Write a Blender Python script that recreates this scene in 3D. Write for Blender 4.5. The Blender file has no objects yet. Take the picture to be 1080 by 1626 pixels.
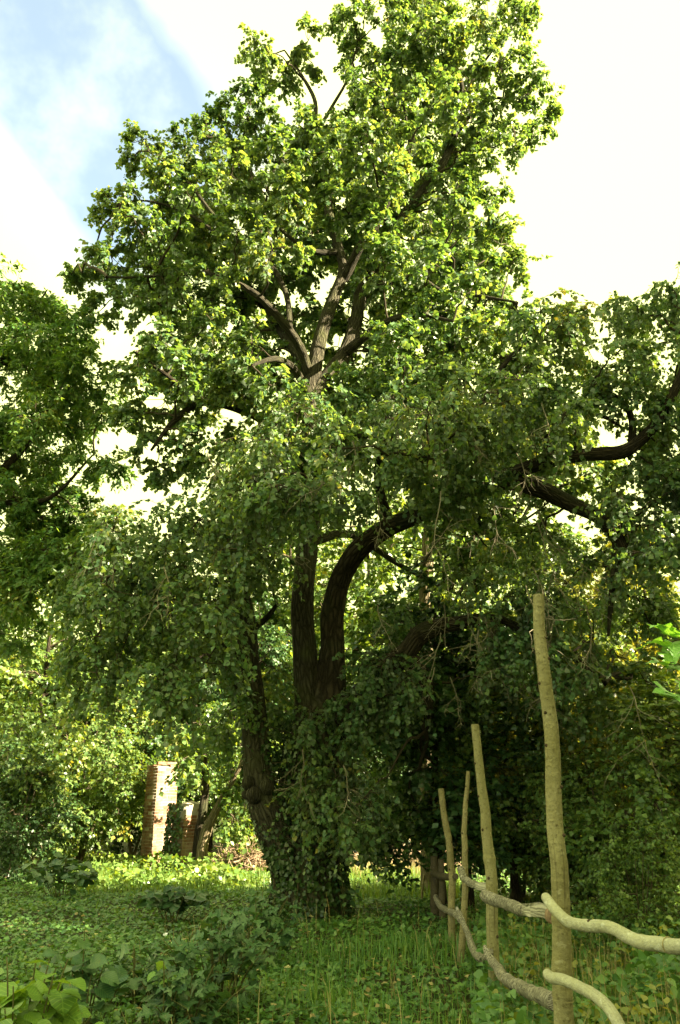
import bpy, math, random
import numpy as np
from mathutils import Vector, Matrix, noise as mnoise

# ------------------------------------------------------------------ camera, sky, sun, exposure
SC = bpy.context.scene
COL = SC.collection
W, H, F = 1080.0, 1626.0, 1265.0
PITCH = math.radians(20.3)
EYE = np.array([0.0, 0.0, 1.5])
FWD = np.array([0, math.cos(PITCH), math.sin(PITCH)])
UPV = np.array([0, -math.sin(PITCH), math.cos(PITCH)])
RGT = np.array([1.0, 0, 0])

cam_data = bpy.data.cameras.new("camera")
cam = bpy.data.objects.new("camera", cam_data)
COL.objects.link(cam)
cam_data.sensor_fit = 'VERTICAL'
cam_data.sensor_height = 36.0
cam_data.lens = 36.0 * F / H
cam_data.clip_end = 2000
cam.location = EYE
cam.rotation_euler = (math.pi / 2 + PITCH, 0, 0)
SC.camera = cam

EXPO = 3.12
SUN_EL = math.radians(30)
SUN_AZ = math.atan2(0.965, -0.26)            # clockwise from +Y
SUN_DIR = Vector((math.sin(SUN_AZ) * math.cos(SUN_EL), math.cos(SUN_AZ) * math.cos(SUN_EL), math.sin(SUN_EL)))
SC.view_settings.view_transform = 'Standard'
SC.view_settings.look = 'None'
SC.view_settings.gamma = 1.0
SC.view_settings.use_curve_mapping = False
SC.view_settings.exposure = EXPO
cy = SC.cycles
cy.max_bounces = 10
cy.diffuse_bounces = 6
cy.glossy_bounces = 2
cy.transmission_bounces = 6
cy.transparent_max_bounces = 4
cy.use_denoising = True
cy.denoiser = 'OPENIMAGEDENOISE'
cy.denoising_input_passes = 'RGB_ALBEDO_NORMAL'
cy.caustics_reflective = False
cy.caustics_refractive = False

sun_data = bpy.data.lights.new("sun", 'SUN')
sun_data.energy = 5.0
sun_data.angle = math.radians(0.5)
sun_data.color = (1.0, 0.86, 0.57)
sun = bpy.data.objects.new("sun", sun_data)
COL.objects.link(sun)
sun.rotation_euler = (-SUN_DIR).to_track_quat('-Z', 'Y').to_euler()
sun.location = (30, -15, 30)


def ray(px, py):
    return FWD + RGT * ((px - W / 2) / F) + UPV * ((H / 2 - py) / F)


def at(px, py, Y):
    d = ray(px, py)
    return EYE + d * (Y / d[1])


def depth_of(p):
    return float(np.dot(np.asarray(p) - EYE, FWD))


def N(nt, kind, **kw):
    n = nt.nodes.new(kind)
    for k, v in kw.items():
        if k in n.inputs:
            n.inputs[k].default_value = v
        else:
            setattr(n, k, v)
    return n


def make_world():
    w = bpy.data.worlds.new("World")
    SC.world = w
    w.use_nodes = True
    nt = w.node_tree
    nt.nodes.clear()
    L = nt.links.new
    out = N(nt, 'ShaderNodeOutputWorld')
    sky = N(nt, 'ShaderNodeTexSky')
    sky.sky_type = 'NISHITA'
    sky.sun_disc = False
    sky.sun_elevation = SUN_EL
    sky.sun_rotation = SUN_AZ
    sky.air_density = 1.0
    sky.dust_density = 1.0
    b1 = N(nt, 'ShaderNodeBackground')
    b1.inputs['Strength'].default_value = 0.056
    L(sky.outputs[0], b1.inputs['Color'])
    b2 = N(nt, 'ShaderNodeBackground')
    k = 2 ** -EXPO
    b2.inputs['Color'].default_value = (2.4 * k, 2.48 * k, 0.97 * k, 1)
    b2.inputs['Strength'].default_value = 1.0
    tc = N(nt, 'ShaderNodeTexCoord')
    # a long clear lane between two banks of thin bright cloud, its edges frayed by noise
    d1 = Vector(ray(70, 60)).normalized()
    d2 = Vector(ray(215, 235)).normalized()
    nrm = d1.cross(d2).normalized()
    dot = N(nt, 'ShaderNodeVectorMath', operation='DOT_PRODUCT')
    dot.inputs[1].default_value = nrm
    L(tc.outputs['Generated'], dot.inputs[0])
    n1 = N(nt, 'ShaderNodeTexNoise', Scale=3.2, Detail=5.0, Roughness=0.55)
    L(tc.outputs['Generated'], n1.inputs['Vector'])
    n2 = N(nt, 'ShaderNodeTexNoise', Scale=7.0, Detail=5.0, Roughness=0.6)
    L(tc.outputs['Generated'], n2.inputs['Vector'])
    m1 = N(nt, 'ShaderNodeMath', operation='MULTIPLY_ADD')
    m1.inputs[1].default_value = 0.14
    m1.inputs[2].default_value = -0.07
    L(n1.outputs['Fac'], m1.inputs[0])
    ad = N(nt, 'ShaderNodeMath', operation='ADD')
    L(dot.outputs['Value'], ad.inputs[0]); L(m1.outputs[0], ad.inputs[1])
    ab = N(nt, 'ShaderNodeMath', operation='ABSOLUTE')
    L(ad.outputs[0], ab.inputs[0])
    mr = N(nt, 'ShaderNodeMapRange', interpolation_type='SMOOTHSTEP')
    mr.inputs['From Min'].default_value = 0.06
    mr.inputs['From Max'].default_value = 0.19
    L(ab.outputs[0], mr.inputs['Value'])
    mr2 = N(nt, 'ShaderNodeMapRange', interpolation_type='SMOOTHSTEP')
    mr2.inputs['From Min'].default_value = 0.45
    mr2.inputs['From Max'].default_value = 0.75
    mr2.inputs['To Min'].default_value = 0.13
    mr2.inputs['To Max'].default_value = 0.34
    L(n2.outputs['Fac'], mr2.inputs['Value'])
    ctr = ((d1 + d2) / 2).normalized()
    d3 = N(nt, 'ShaderNodeVectorMath', operation='DOT_PRODUCT')
    d3.inputs[1].default_value = (d2 - d1).normalized()
    L(tc.outputs['Generated'], d3.inputs[0])
    a3 = N(nt, 'ShaderNodeMath', operation='MULTIPLY_ADD'); a3.inputs[1].default_value = 0.2
    L(n1.outputs['Fac'], a3.inputs[0]); L(d3.outputs['Value'], a3.inputs[2])
    r3 = N(nt, 'ShaderNodeMapRange', interpolation_type='SMOOTHSTEP')
    e0 = (d2 - d1).normalized().dot(d2) + 0.1
    r3.inputs['From Min'].default_value = e0 + 0.04; r3.inputs['From Max'].default_value = e0 + 0.16
    L(a3.outputs[0], r3.inputs['Value'])
    mx0 = N(nt, 'ShaderNodeMath', operation='MAXIMUM')
    L(mr.outputs['Result'], mx0.inputs[0]); L(r3.outputs['Result'], mx0.inputs[1])
    mx = N(nt, 'ShaderNodeMath', operation='MAXIMUM')
    L(mx0.outputs[0], mx.inputs[0]); L(mr2.outputs['Result'], mx.inputs[1])
    mix = N(nt, 'ShaderNodeMixShader')
    L(mx.outputs[0], mix.inputs['Fac'])
    L(b1.outputs[0], mix.inputs[1]); L(b2.outputs[0], mix.inputs[2])
    L(mix.outputs[0], out.inputs['Surface'])


make_world()

# ------------------------------------------------------------------ materials


def new_mat(name):
    m = bpy.data.materials.new(name)
    m.use_nodes = True
    m.node_tree.nodes.clear()
    return m, m.node_tree, m.node_tree.links.new


def leaf_mat(name, dark, mid, light, under=None, trans=0.38, rough=0.38, spec=0.5, patch=0.55, tgain=(1.55, 1.3, 0.35), veins=False, odd=True):
    # the mix below halves each lobe, so the ramp carries reflectance / (1 - trans)
    g = 0.92 / (1 - trans)
    dark, mid, light = (tuple(c * g for c in q) for q in (dark, mid, light))
    m, nt, L = new_mat(name)
    out = N(nt, 'ShaderNodeOutputMaterial')
    geo = N(nt, 'ShaderNodeNewGeometry')
    ns = N(nt, 'ShaderNodeTexNoise', Scale=patch, Detail=2.0)
    L(geo.outputs['Position'], ns.inputs['Vector'])
    a = N(nt, 'ShaderNodeMath', operation='MULTIPLY_ADD')
    a.inputs[1].default_value = 0.7
    L(geo.outputs['Random Per Island'], a.inputs[0])
    b = N(nt, 'ShaderNodeMath', operation='MULTIPLY_ADD')
    b.inputs[1].default_value = 0.9
    b.inputs[2].default_value = -0.3
    L(ns.outputs['Fac'], b.inputs[0])
    L(b.outputs[0], a.inputs[2])
    cr = N(nt, 'ShaderNodeValToRGB')
    e = cr.color_ramp.elements
    e[0].position = 0.1; e[0].color = (*dark, 1)
    e[1].position = 0.95; e[1].color = (*light, 1)
    x = e.new(0.5); x.color = (*mid, 1)
    if odd:
        e[-1].position = 0.9
        x = e.new(1.0); x.color = (light[0] * 1.8, light[1] * 1.15, light[2], 1)
    L(a.outputs[0], cr.inputs['Fac'])
    col = cr.outputs['Color']
    if veins:
        oi = N(nt, 'ShaderNodeObjectInfo')
        o2 = N(nt, 'ShaderNodeMath', operation='MULTIPLY_ADD'); o2.inputs[1].default_value = 0.6; o2.inputs[2].default_value = -0.15
        L(oi.outputs['Random'], o2.inputs[0])
        o3 = N(nt, 'ShaderNodeMath', operation='ADD'); L(o2.outputs[0], o3.inputs[0]); L(b.outputs[0], o3.inputs[1])
        L(o3.outputs[0], cr.inputs['Fac'])
        tc = N(nt, 'ShaderNodeTexCoord'); sp = N(nt, 'ShaderNodeSeparateXYZ'); L(tc.outputs['Object'], sp.inputs[0])
        ax = N(nt, 'ShaderNodeMath', operation='ABSOLUTE'); L(sp.outputs['X'], ax.inputs[0])
        sl = N(nt, 'ShaderNodeMath', operation='MULTIPLY_ADD'); sl.inputs[1].default_value = -0.8
        L(ax.outputs[0], sl.inputs[0]); L(sp.outputs['Y'], sl.inputs[2])
        pp = N(nt, 'ShaderNodeMath', operation='PINGPONG'); pp.inputs[1].default_value = 0.075; L(sl.outputs[0], pp.inputs[0])
        mn = N(nt, 'ShaderNodeMath', operation='MINIMUM'); L(pp.outputs[0], mn.inputs[0]); L(ax.outputs[0], mn.inputs[1])
        vr = N(nt, 'ShaderNodeMapRange'); vr.inputs['From Min'].default_value = 0.006; vr.inputs['From Max'].default_value = 0.02
        vr.inputs['To Min'].default_value = 0.4; vr.inputs['To Max'].default_value = 0.0
        L(mn.outputs[0], vr.inputs['Value'])
        vm = N(nt, 'ShaderNodeMix', data_type='RGBA'); L(vr.outputs['Result'], vm.inputs['Factor']); L(col, vm.inputs['A'])
        vm.inputs['B'].default_value = (light[0] * 1.5, light[1] * 1.35, light[2] * 1.5, 1)
        # a few brown blemishes
        bn = N(nt, 'ShaderNodeTexNoise', Scale=38.0, Detail=3.0); L(geo.outputs['Position'], bn.inputs['Vector'])
        br = N(nt, 'ShaderNodeMapRange'); br.inputs['From Min'].default_value = 0.68; br.inputs['From Max'].default_value = 0.74; br.inputs['To Max'].default_value = 0.7
        L(bn.outputs['Fac'], br.inputs['Value'])
        bm_ = N(nt, 'ShaderNodeMix', data_type='RGBA'); L(br.outputs['Result'], bm_.inputs['Factor']); L(vm.outputs['Result'], bm_.inputs['A'])
        bm_.inputs['B'].default_value = (0.16, 0.12, 0.04, 1)
        col = bm_.outputs['Result']
    if under:
        mu = N(nt, 'ShaderNodeMix', data_type='RGBA')
        L(geo.outputs['Backfacing'], mu.inputs['Factor'])
        L(col, mu.inputs['A']); mu.inputs['B'].default_value = (*under, 1)
        surf = mu.outputs['Result']
    else:
        surf = col
    p = N(nt, 'ShaderNodeBsdfPrincipled', Roughness=rough)
    p.inputs['Specular IOR Level'].default_value = spec
    L(surf, p.inputs['Base Color'])
    tm = N(nt, 'ShaderNodeMix', data_type='RGBA', blend_type='MULTIPLY')
    tm.inputs['Factor'].default_value = 1.0
    tm.inputs['B'].default_value = (*tgain, 1)
    L(col, tm.inputs['A'])
    t = N(nt, 'ShaderNodeBsdfTranslucent')
    L(tm.outputs['Result'], t.inputs['Color'])
    mx = N(nt, 'ShaderNodeMixShader')
    mx.inputs['Fac'].default_value = trans
    L(p.outputs[0], mx.inputs[1]); L(t.outputs[0], mx.inputs[2])
    L(mx.outputs[0], out.inputs['Surface'])
    return m


def bark_mat(name, dark, light, su=9.0, sv=1.3, bump=1.0, moss=None, rough=0.9, fine=40.0):
    """furrowed bark running along the stem (UV: u round the stem, v in metres)"""
    m, nt, L = new_mat(name)
    out = N(nt, 'ShaderNodeOutputMaterial')
    uv = N(nt, 'ShaderNodeUVMap')
    mp = N(nt, 'ShaderNodeMapping')
    mp.inputs['Scale'].default_value = (su, sv, 1)
    L(uv.outputs['UV'], mp.inputs['Vector'])
    geo = N(nt, 'ShaderNodeTexCoord')
    warp = N(nt, 'ShaderNodeTexNoise', Scale=3.0, Detail=3.0)
    L(geo.outputs['Object'], warp.inputs['Vector'])
    ad = N(nt, 'ShaderNodeVectorMath', operation='MULTIPLY_ADD')
    ad.inputs[1].default_value = (1.6, 1.2, 0)
    L(warp.outputs['Color'], ad.inputs[0]); L(mp.outputs[0], ad.inputs[2])
    vo = N(nt, 'ShaderNodeTexVoronoi', feature='DISTANCE_TO_EDGE', Scale=1.0)
    L(ad.outputs[0], vo.inputs['Vector'])
    fn = N(nt, 'ShaderNodeTexNoise', Scale=fine, Detail=6.0, Roughness=0.7)
    L(geo.outputs['Object'], fn.inputs['Vector'])
    mr = N(nt, 'ShaderNodeMapRange')
    mr.inputs['From Max'].default_value = 0.28
    L(vo.outputs['Distance'], mr.inputs['Value'])
    mul = N(nt, 'ShaderNodeMath', operation='MULTIPLY_ADD')
    mul.inputs[1].default_value = 0.55
    L(fn.outputs['Fac'], mul.inputs[0]); 
    sc = N(nt, 'ShaderNodeMath', operation='MULTIPLY')
    sc.inputs[1].default_value = 0.55
    L(mr.outputs['Result'], sc.inputs[0]); L(sc.outputs[0], mul.inputs[2])
    cr = N(nt, 'ShaderNodeValToRGB')
    e = cr.color_ramp.elements
    e[0].position = 0.2; e[0].color = (*dark, 1)
    e[1].position = 0.85; e[1].color = (*light, 1)
    L(mul.outputs[0], cr.inputs['Fac'])
    col = cr.outputs['Color']
    if moss:
        mn = N(nt, 'ShaderNodeTexNoise', Scale=2.2, Detail=4.0)
        L(geo.outputs['Object'], mn.inputs['Vector'])
        mm = N(nt, 'ShaderNodeMapRange')
        mm.inputs['From Min'].default_value = 0.5; mm.inputs['From Max'].default_value = 0.7
        mm.inputs['To Max'].default_value = 0.6
        L(mn.outputs['Fac'], mm.inputs['Value'])
        mx = N(nt, 'ShaderNodeMix', data_type='RGBA')
        L(mm.outputs['Result'], mx.inputs['Factor']); L(col, mx.inputs['A']); mx.inputs['B'].default_value = (*moss, 1)
        col = mx.outputs['Result']
    p = N(nt, 'ShaderNodeBsdfPrincipled', Roughness=rough)
    p.inputs['Specular IOR Level'].default_value = 0.15
    L(col, p.inputs['Base Color'])
    bp = N(nt, 'ShaderNodeBump', Strength=bump, Distance=0.05)
    L(mul.outputs[0], bp.inputs['Height'])
    L(bp.outputs[0], p.inputs['Normal'])
    L(p.outputs[0], out.inputs['Surface'])
    return m


def pole_mat(name, base, tint, dark, ring=14.0, scale=18.0, fleck=0.57, rough=0.75, bump=0.8):
    """smooth young bark: blotches, fine rings across and small dark lenticels"""
    m, nt, L = new_mat(name)
    out = N(nt, 'ShaderNodeOutputMaterial')
    tc = N(nt, 'ShaderNodeTexCoord')
    uv = N(nt, 'ShaderNodeUVMap')
    n1 = N(nt, 'ShaderNodeTexNoise', Scale=5.0, Detail=5.0, Roughness=0.6)
    L(tc.outputs['Object'], n1.inputs['Vector'])
    cr = N(nt, 'ShaderNodeValToRGB')
    e = cr.color_ramp.elements
    e[0].position = 0.35; e[0].color = (*tint, 1)
    e[1].position = 0.65; e[1].color = (*base, 1)
    L(n1.outputs['Fac'], cr.inputs['Fac'])
    mp = N(nt, 'ShaderNodeMapping')
    mp.inputs['Scale'].default_value = (3.0, ring, 1)
    L(uv.outputs['UV'], mp.inputs['Vector'])
    n2 = N(nt, 'ShaderNodeTexNoise', Scale=3.0, Detail=4.0, Roughness=0.6)
    L(mp.outputs[0], n2.inputs['Vector'])
    mr = N(nt, 'ShaderNodeMapRange')
    mr.inputs['From Min'].default_value = fleck; mr.inputs['From Max'].default_value = fleck + 0.1
    L(n2.outputs['Fac'], mr.inputs['Value'])
    n3 = N(nt, 'ShaderNodeTexNoise', Scale=scale * 2.6, Detail=4.0, Roughness=0.7)
    L(tc.outputs['Object'], n3.inputs['Vector'])
    mx = N(nt, 'ShaderNodeMix', data_type='RGBA')
    L(mr.outputs['Result'], mx.inputs['Factor']); L(cr.outputs['Color'], mx.inputs['A'])
    mx.inputs['B'].default_value = (*dark, 1)
    mm = N(nt, 'ShaderNodeMix', data_type='RGBA', blend_type='MULTIPLY')
    mm.inputs['Factor'].default_value = 0.6
    cr3 = N(nt, 'ShaderNodeValToRGB')
    cr3.color_ramp.elements[0].position = 0.25; cr3.color_ramp.elements[0].color = (0.45, 0.42, 0.38, 1)
    cr3.color_ramp.elements[1].position = 0.7; cr3.color_ramp.elements[1].color = (1.15, 1.15, 1.15, 1)
    L(n3.outputs['Fac'], cr3.inputs['Fac'])
    L(mx.outputs['Result'], mm.inputs['A']); L(cr3.outputs['Color'], mm.inputs['B'])
    n4 = N(nt, 'ShaderNodeTexNoise', Scale=scale * 1.3, Detail=3.0, Roughness=0.5)
    L(tc.outputs['Object'], n4.inputs['Vector'])
    r4 = N(nt, 'ShaderNodeMapRange'); r4.inputs['From Min'].default_value = 0.64; r4.inputs['From Max'].default_value = 0.68; r4.inputs['To Max'].default_value = 0.55
    L(n4.outputs['Fac'], r4.inputs['Value'])
    lm = N(nt, 'ShaderNodeMix', data_type='RGBA'); L(r4.outputs['Result'], lm.inputs['Factor']); L(mm.outputs['Result'], lm.inputs['A'])
    lm.inputs['B'].default_value = (base[0] * 1.35, base[1] * 1.4, base[2] * 1.7, 1)
    n5 = N(nt, 'ShaderNodeTexNoise', Scale=2.2, Detail=6.0, Roughness=0.7)
    L(tc.outputs['Object'], n5.inputs['Vector'])
    r5 = N(nt, 'ShaderNodeMapRange'); r5.inputs['From Min'].default_value = 0.45; r5.inputs['From Max'].default_value = 0.7; r5.inputs['To Max'].default_value = 0.6
    L(n5.outputs['Fac'], r5.inputs['Value'])
    dm = N(nt, 'ShaderNodeMix', data_type='RGBA'); L(r5.outputs['Result'], dm.inputs['Factor']); L(lm.outputs['Result'], dm.inputs['A'])
    dm.inputs['B'].default_value = (dark[0] * 1.1 + tint[0] * 0.2, dark[1] * 1.15 + tint[1] * 0.22, dark[2] * 1.0 + tint[2] * 0.2, 1)
    p = N(nt, 'ShaderNodeBsdfPrincipled', Roughness=rough)
    p.inputs['Specular IOR Level'].default_value = 0.25
    L(dm.outputs['Result'], p.inputs['Base Color'])
    mp6 = N(nt, 'ShaderNodeMapping'); mp6.inputs['Scale'].default_value = (16.0, 1.6, 1); L(uv.outputs['UV'], mp6.inputs['Vector'])
    n6 = N(nt, 'ShaderNodeTexNoise', Scale=1.0, Detail=5.0, Roughness=0.6); L(mp6.outputs[0], n6.inputs['Vector'])
    r6 = N(nt, 'ShaderNodeMapRange'); r6.inputs['From Min'].default_value = 0.60; r6.inputs['From Max'].default_value = 0.66; r6.inputs['To Max'].default_value = 0.7
    L(n6.outputs['Fac'], r6.inputs['Value'])
    cm = N(nt, 'ShaderNodeMix', data_type='RGBA'); L(r6.outputs['Result'], cm.inputs['Factor']); L(dm.outputs['Result'], cm.inputs['A'])
    cm.inputs['B'].default_value = (dark[0] * 0.8, dark[1] * 0.8, dark[2] * 0.8, 1)
    L(cm.outputs['Result'], p.inputs['Base Color'])
    hs = N(nt, 'ShaderNodeMath', operation='ADD')
    L(n2.outputs['Fac'], hs.inputs[0]); L(n3.outputs['Fac'], hs.inputs[1])
    bp = N(nt, 'ShaderNodeBump', Strength=bump, Distance=0.01)
    L(hs.outputs[0], bp.inputs['Height']); L(bp.outputs[0], p.inputs['Normal'])
    L(p.outputs[0], out.inputs['Surface'])
    return m


def noise_mat(name, c1, c2, scale=8.0, rough=0.9, bump=0.3, isl=0.0, dist=0.02):
    m, nt, L = new_mat(name)
    out = N(nt, 'ShaderNodeOutputMaterial')
    tc = N(nt, 'ShaderNodeTexCoord')
    geo = N(nt, 'ShaderNodeNewGeometry')
    n1 = N(nt, 'ShaderNodeTexNoise', Scale=scale, Detail=6.0, Roughness=0.65)
    L(tc.outputs['Object'], n1.inputs['Vector'])
    a = N(nt, 'ShaderNodeMath', operation='MULTIPLY_ADD')
    a.inputs[1].default_value = isl
    L(geo.outputs['Random Per Island'], a.inputs[0])
    s = N(nt, 'ShaderNodeMath', operation='MULTIPLY')
    s.inputs[1].default_value = 1 - isl
    L(n1.outputs['Fac'], s.inputs[0]); L(s.outputs[0], a.inputs[2])
    cr = N(nt, 'ShaderNodeValToRGB')
    e = cr.color_ramp.elements
    e[0].position = 0.25; e[0].color = (*c1, 1)
    e[1].position = 0.75; e[1].color = (*c2, 1)
    L(a.outputs[0], cr.inputs['Fac'])
    p = N(nt, 'ShaderNodeBsdfPrincipled', Roughness=rough)
    p.inputs['Specular IOR Level'].default_value = 0.2
    L(cr.outputs['Color'], p.inputs['Base Color'])
    bp = N(nt, 'ShaderNodeBump', Strength=bump, Distance=dist)
    L(n1.outputs['Fac'], bp.inputs['Height']); L(bp.outputs[0], p.inputs['Normal'])
    L(p.outputs[0], out.inputs['Surface'])
    return m


def brick_mat(name):
    m, nt, L = new_mat(name)
    out = N(nt, 'ShaderNodeOutputMaterial')
    oi = N(nt, 'ShaderNodeObjectInfo')
    tc = N(nt, 'ShaderNodeTexCoord')
    geo = N(nt, 'ShaderNodeNewGeometry')
    cr = N(nt, 'ShaderNodeValToRGB')
    e = cr.color_ramp.elements
    e[0].position = 0.0; e[0].color = (0.14, 0.048, 0.028, 1)
    e[1].position = 1.0; e[1].color = (0.29, 0.12, 0.07, 1)
    L(oi.outputs['Random'], cr.inputs['Fac'])
    n = N(nt, 'ShaderNodeTexNoise', Scale=2.3, Detail=5.0, Roughness=0.65)
    L(geo.outputs['Position'], n.inputs['Vector'])
    mr = N(nt, 'ShaderNodeMapRange')
    mr.inputs['From Min'].default_value = 0.42; mr.inputs['From Max'].default_value = 0.6
    mr.inputs['To Max'].default_value = 0.5
    L(n.outputs['Fac'], mr.inputs['Value'])
    mx = N(nt, 'ShaderNodeMix', data_type='RGBA')
    L(mr.outputs['Result'], mx.inputs['Factor']); L(cr.outputs['Color'], mx.inputs['A'])
    mx.inputs['B'].default_value = (0.40, 0.34, 0.25, 1)   # remains of lime wash
    ng = N(nt, 'ShaderNodeTexNoise', Scale=4.5, Detail=6.0, Roughness=0.75)
    L(geo.outputs['Position'], ng.inputs['Vector'])
    rg = N(nt, 'ShaderNodeMapRange'); rg.inputs['From Min'].default_value = 0.5; rg.inputs['From Max'].default_value = 0.66; rg.inputs['To Max'].default_value = 0.75
    L(ng.outputs['Fac'], rg.inputs['Value'])
    gm = N(nt, 'ShaderNodeMix', data_type='RGBA'); L(rg.outputs['Result'], gm.inputs['Factor']); L(mx.outputs['Result'], gm.inputs['A'])
    gm.inputs['B'].default_value = (0.075, 0.055, 0.038, 1)
    n2 = N(nt, 'ShaderNodeTexNoise', Scale=40.0, Detail=5.0)
    L(tc.outputs['Object'], n2.inputs['Vector'])
    p = N(nt, 'ShaderNodeBsdfPrincipled', Roughness=0.9)
    L(gm.outputs['Result'], p.inputs['Base Color'])
    bp = N(nt, 'ShaderNodeBump', Strength=0.5, Distance=0.01)
    L(n2.outputs['Fac'], bp.inputs['Height']); L(bp.outputs[0], p.inputs['Normal'])
    L(p.outputs[0], out.inputs['Surface'])
    return m


M = {}
M['linden'] = leaf_mat('linden_leaf', (0.032, 0.076, 0.034), (0.061, 0.114, 0.050), (0.108, 0.152, 0.060), under=(0.19, 0.25, 0.17), trans=0.50)
M['ash'] = leaf_mat('ash_leaf', (0.036, 0.092, 0.028), (0.064, 0.128, 0.038), (0.110, 0.165, 0.05), trans=0.48)
M['wood_leaf'] = leaf_mat('woodland_leaf', (0.036, 0.076, 0.024), (0.070, 0.122, 0.034), (0.130, 0.172, 0.045), trans=0.45)
M['dark_leaf'] = leaf_mat('shaded_leaf', (0.016, 0.042, 0.016), (0.030, 0.072, 0.024), (0.055, 0.110, 0.032), trans=0.3, rough=0.4)  # understorey shade put into a darker leaf colour
M['yellow_leaf'] = leaf_mat('sunlit_yellowing_leaf', (0.070, 0.098, 0.020), (0.125, 0.143, 0.032), (0.19, 0.185, 0.05), trans=0.45, odd=False)  # background trees: sunlight put into yellow colour; fence weeds: true yellowing
M['ivy_leaf'] = leaf_mat('ivy_leaf', (0.018, 0.040, 0.012), (0.030, 0.065, 0.016), (0.060, 0.100, 0.025), trans=0.15, rough=0.35, spec=0.45, patch=3.0)
M['cover_leaf'] = leaf_mat('cover_leaf', (0.036, 0.095, 0.030), (0.068, 0.148, 0.042), (0.125, 0.21, 0.055), trans=0.3, patch=1.3)
M['grass'] = leaf_mat('grass_blade', (0.042, 0.110, 0.030), (0.072, 0.160, 0.042), (0.14, 0.220, 0.06), trans=0.35, rough=0.45, patch=0.9)
M['glade_grass'] = leaf_mat('glade_grass', (0.055, 0.110, 0.022), (0.085, 0.145, 0.032), (0.14, 0.180, 0.05), trans=0.42, odd=False)
M['straw'] = leaf_mat('straw', (0.16, 0.12, 0.05), (0.25, 0.20, 0.09), (0.38, 0.32, 0.17), trans=0.3, rough=0.6, tgain=(1, 1, 0.8))
M['big_leaf'] = leaf_mat('big_soft_leaf', (0.085, 0.160, 0.030), (0.140, 0.240, 0.042), (0.185, 0.28, 0.055), trans=0.35, patch=5.0, veins=True)
M['maple_leaf'] = leaf_mat('maple_leaf', (0.026, 0.072, 0.030), (0.048, 0.108, 0.042), (0.10, 0.155, 0.05), trans=0.25, patch=4.0, veins=True)
M['lime_leaf'] = leaf_mat('pale_lime_leaf', (0.09, 0.18, 0.035), (0.13, 0.22, 0.05), (0.18, 0.27, 0.07), trans=0.4, patch=6.0, veins=True)
M['bark'] = bark_mat('linden_bark', (0.020, 0.017, 0.012), (0.090, 0.082, 0.056), su=24, sv=4.0, moss=(0.075, 0.085, 0.03))
M['bark_dark'] = bark_mat('dark_bark', (0.014, 0.011, 0.008), (0.075, 0.06, 0.04), su=18, sv=4.0, moss=(0.035, 0.045, 0.018))
M['bark_pale'] = bark_mat('pale_bark', (0.08, 0.065, 0.04), (0.26, 0.21, 0.13), su=16, sv=2.0)
M['twig'] = noise_mat('twig_bark', (0.028, 0.022, 0.014), (0.085, 0.068, 0.042), scale=6, isl=0.6)
M['dead_twig'] = noise_mat('dead_twig', (0.13, 0.11, 0.08), (0.30, 0.26, 0.19), scale=6, isl=0.6)
M['brush'] = noise_mat('brushwood', (0.16, 0.10, 0.065), (0.42, 0.32, 0.22), scale=5, isl=0.7)
M['post'] = pole_mat('post_bark', (0.30, 0.27, 0.15), (0.225, 0.20, 0.10), (0.12, 0.10, 0.045))
M['post_thin'] = pole_mat('thin_post_bark', (0.27, 0.23, 0.13), (0.21, 0.175, 0.09), (0.10, 0.08, 0.045))
M['post_dark'] = pole_mat('dark_post_bark', (0.10, 0.08, 0.055), (0.07, 0.055, 0.04), (0.03, 0.025, 0.02))  # darker brown than the other poles
M['rail_pale'] = pole_mat('pale_rail_bark', (0.46, 0.45, 0.36), (0.38, 0.37, 0.29), (0.25, 0.22, 0.13), ring=26, fleck=0.66)
M['rail_grey'] = pole_mat('grey_rail_bark', (0.44, 0.40, 0.35), (0.30, 0.27, 0.225), (0.05, 0.042, 0.035), ring=34, fleck=0.47, bump=1.0)
M['cut_wood'] = bark_mat('grey_cut_wood', (0.20, 0.18, 0.15), (0.42, 0.39, 0.33), su=10, sv=3.0, bump=0.4)
M['knot'] = noise_mat('knot_wood', (0.03, 0.022, 0.016), (0.11, 0.075, 0.05), scale=40)
M['endgrain'] = noise_mat('end_grain', (0.16, 0.09, 0.06), (0.34, 0.24, 0.17), scale=30)
M['wire'] = noise_mat('rusty_wire', (0.25, 0.2, 0.1), (0.35, 0.3, 0.16), scale=30)
M['soil'] = noise_mat('soil', (0.022, 0.022, 0.010), (0.050, 0.055, 0.020), scale=2.5, bump=0.6, dist=0.05)
M['brick'] = brick_mat('brick')
M['mortar'] = noise_mat('lime_mortar', (0.30, 0.26, 0.20), (0.46, 0.41, 0.33), scale=20)
M['stem'] = noise_mat('green_stem', (0.06, 0.065, 0.025), (0.13, 0.12, 0.05), scale=10)

# ------------------------------------------------------------------ mesh helpers


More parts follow.
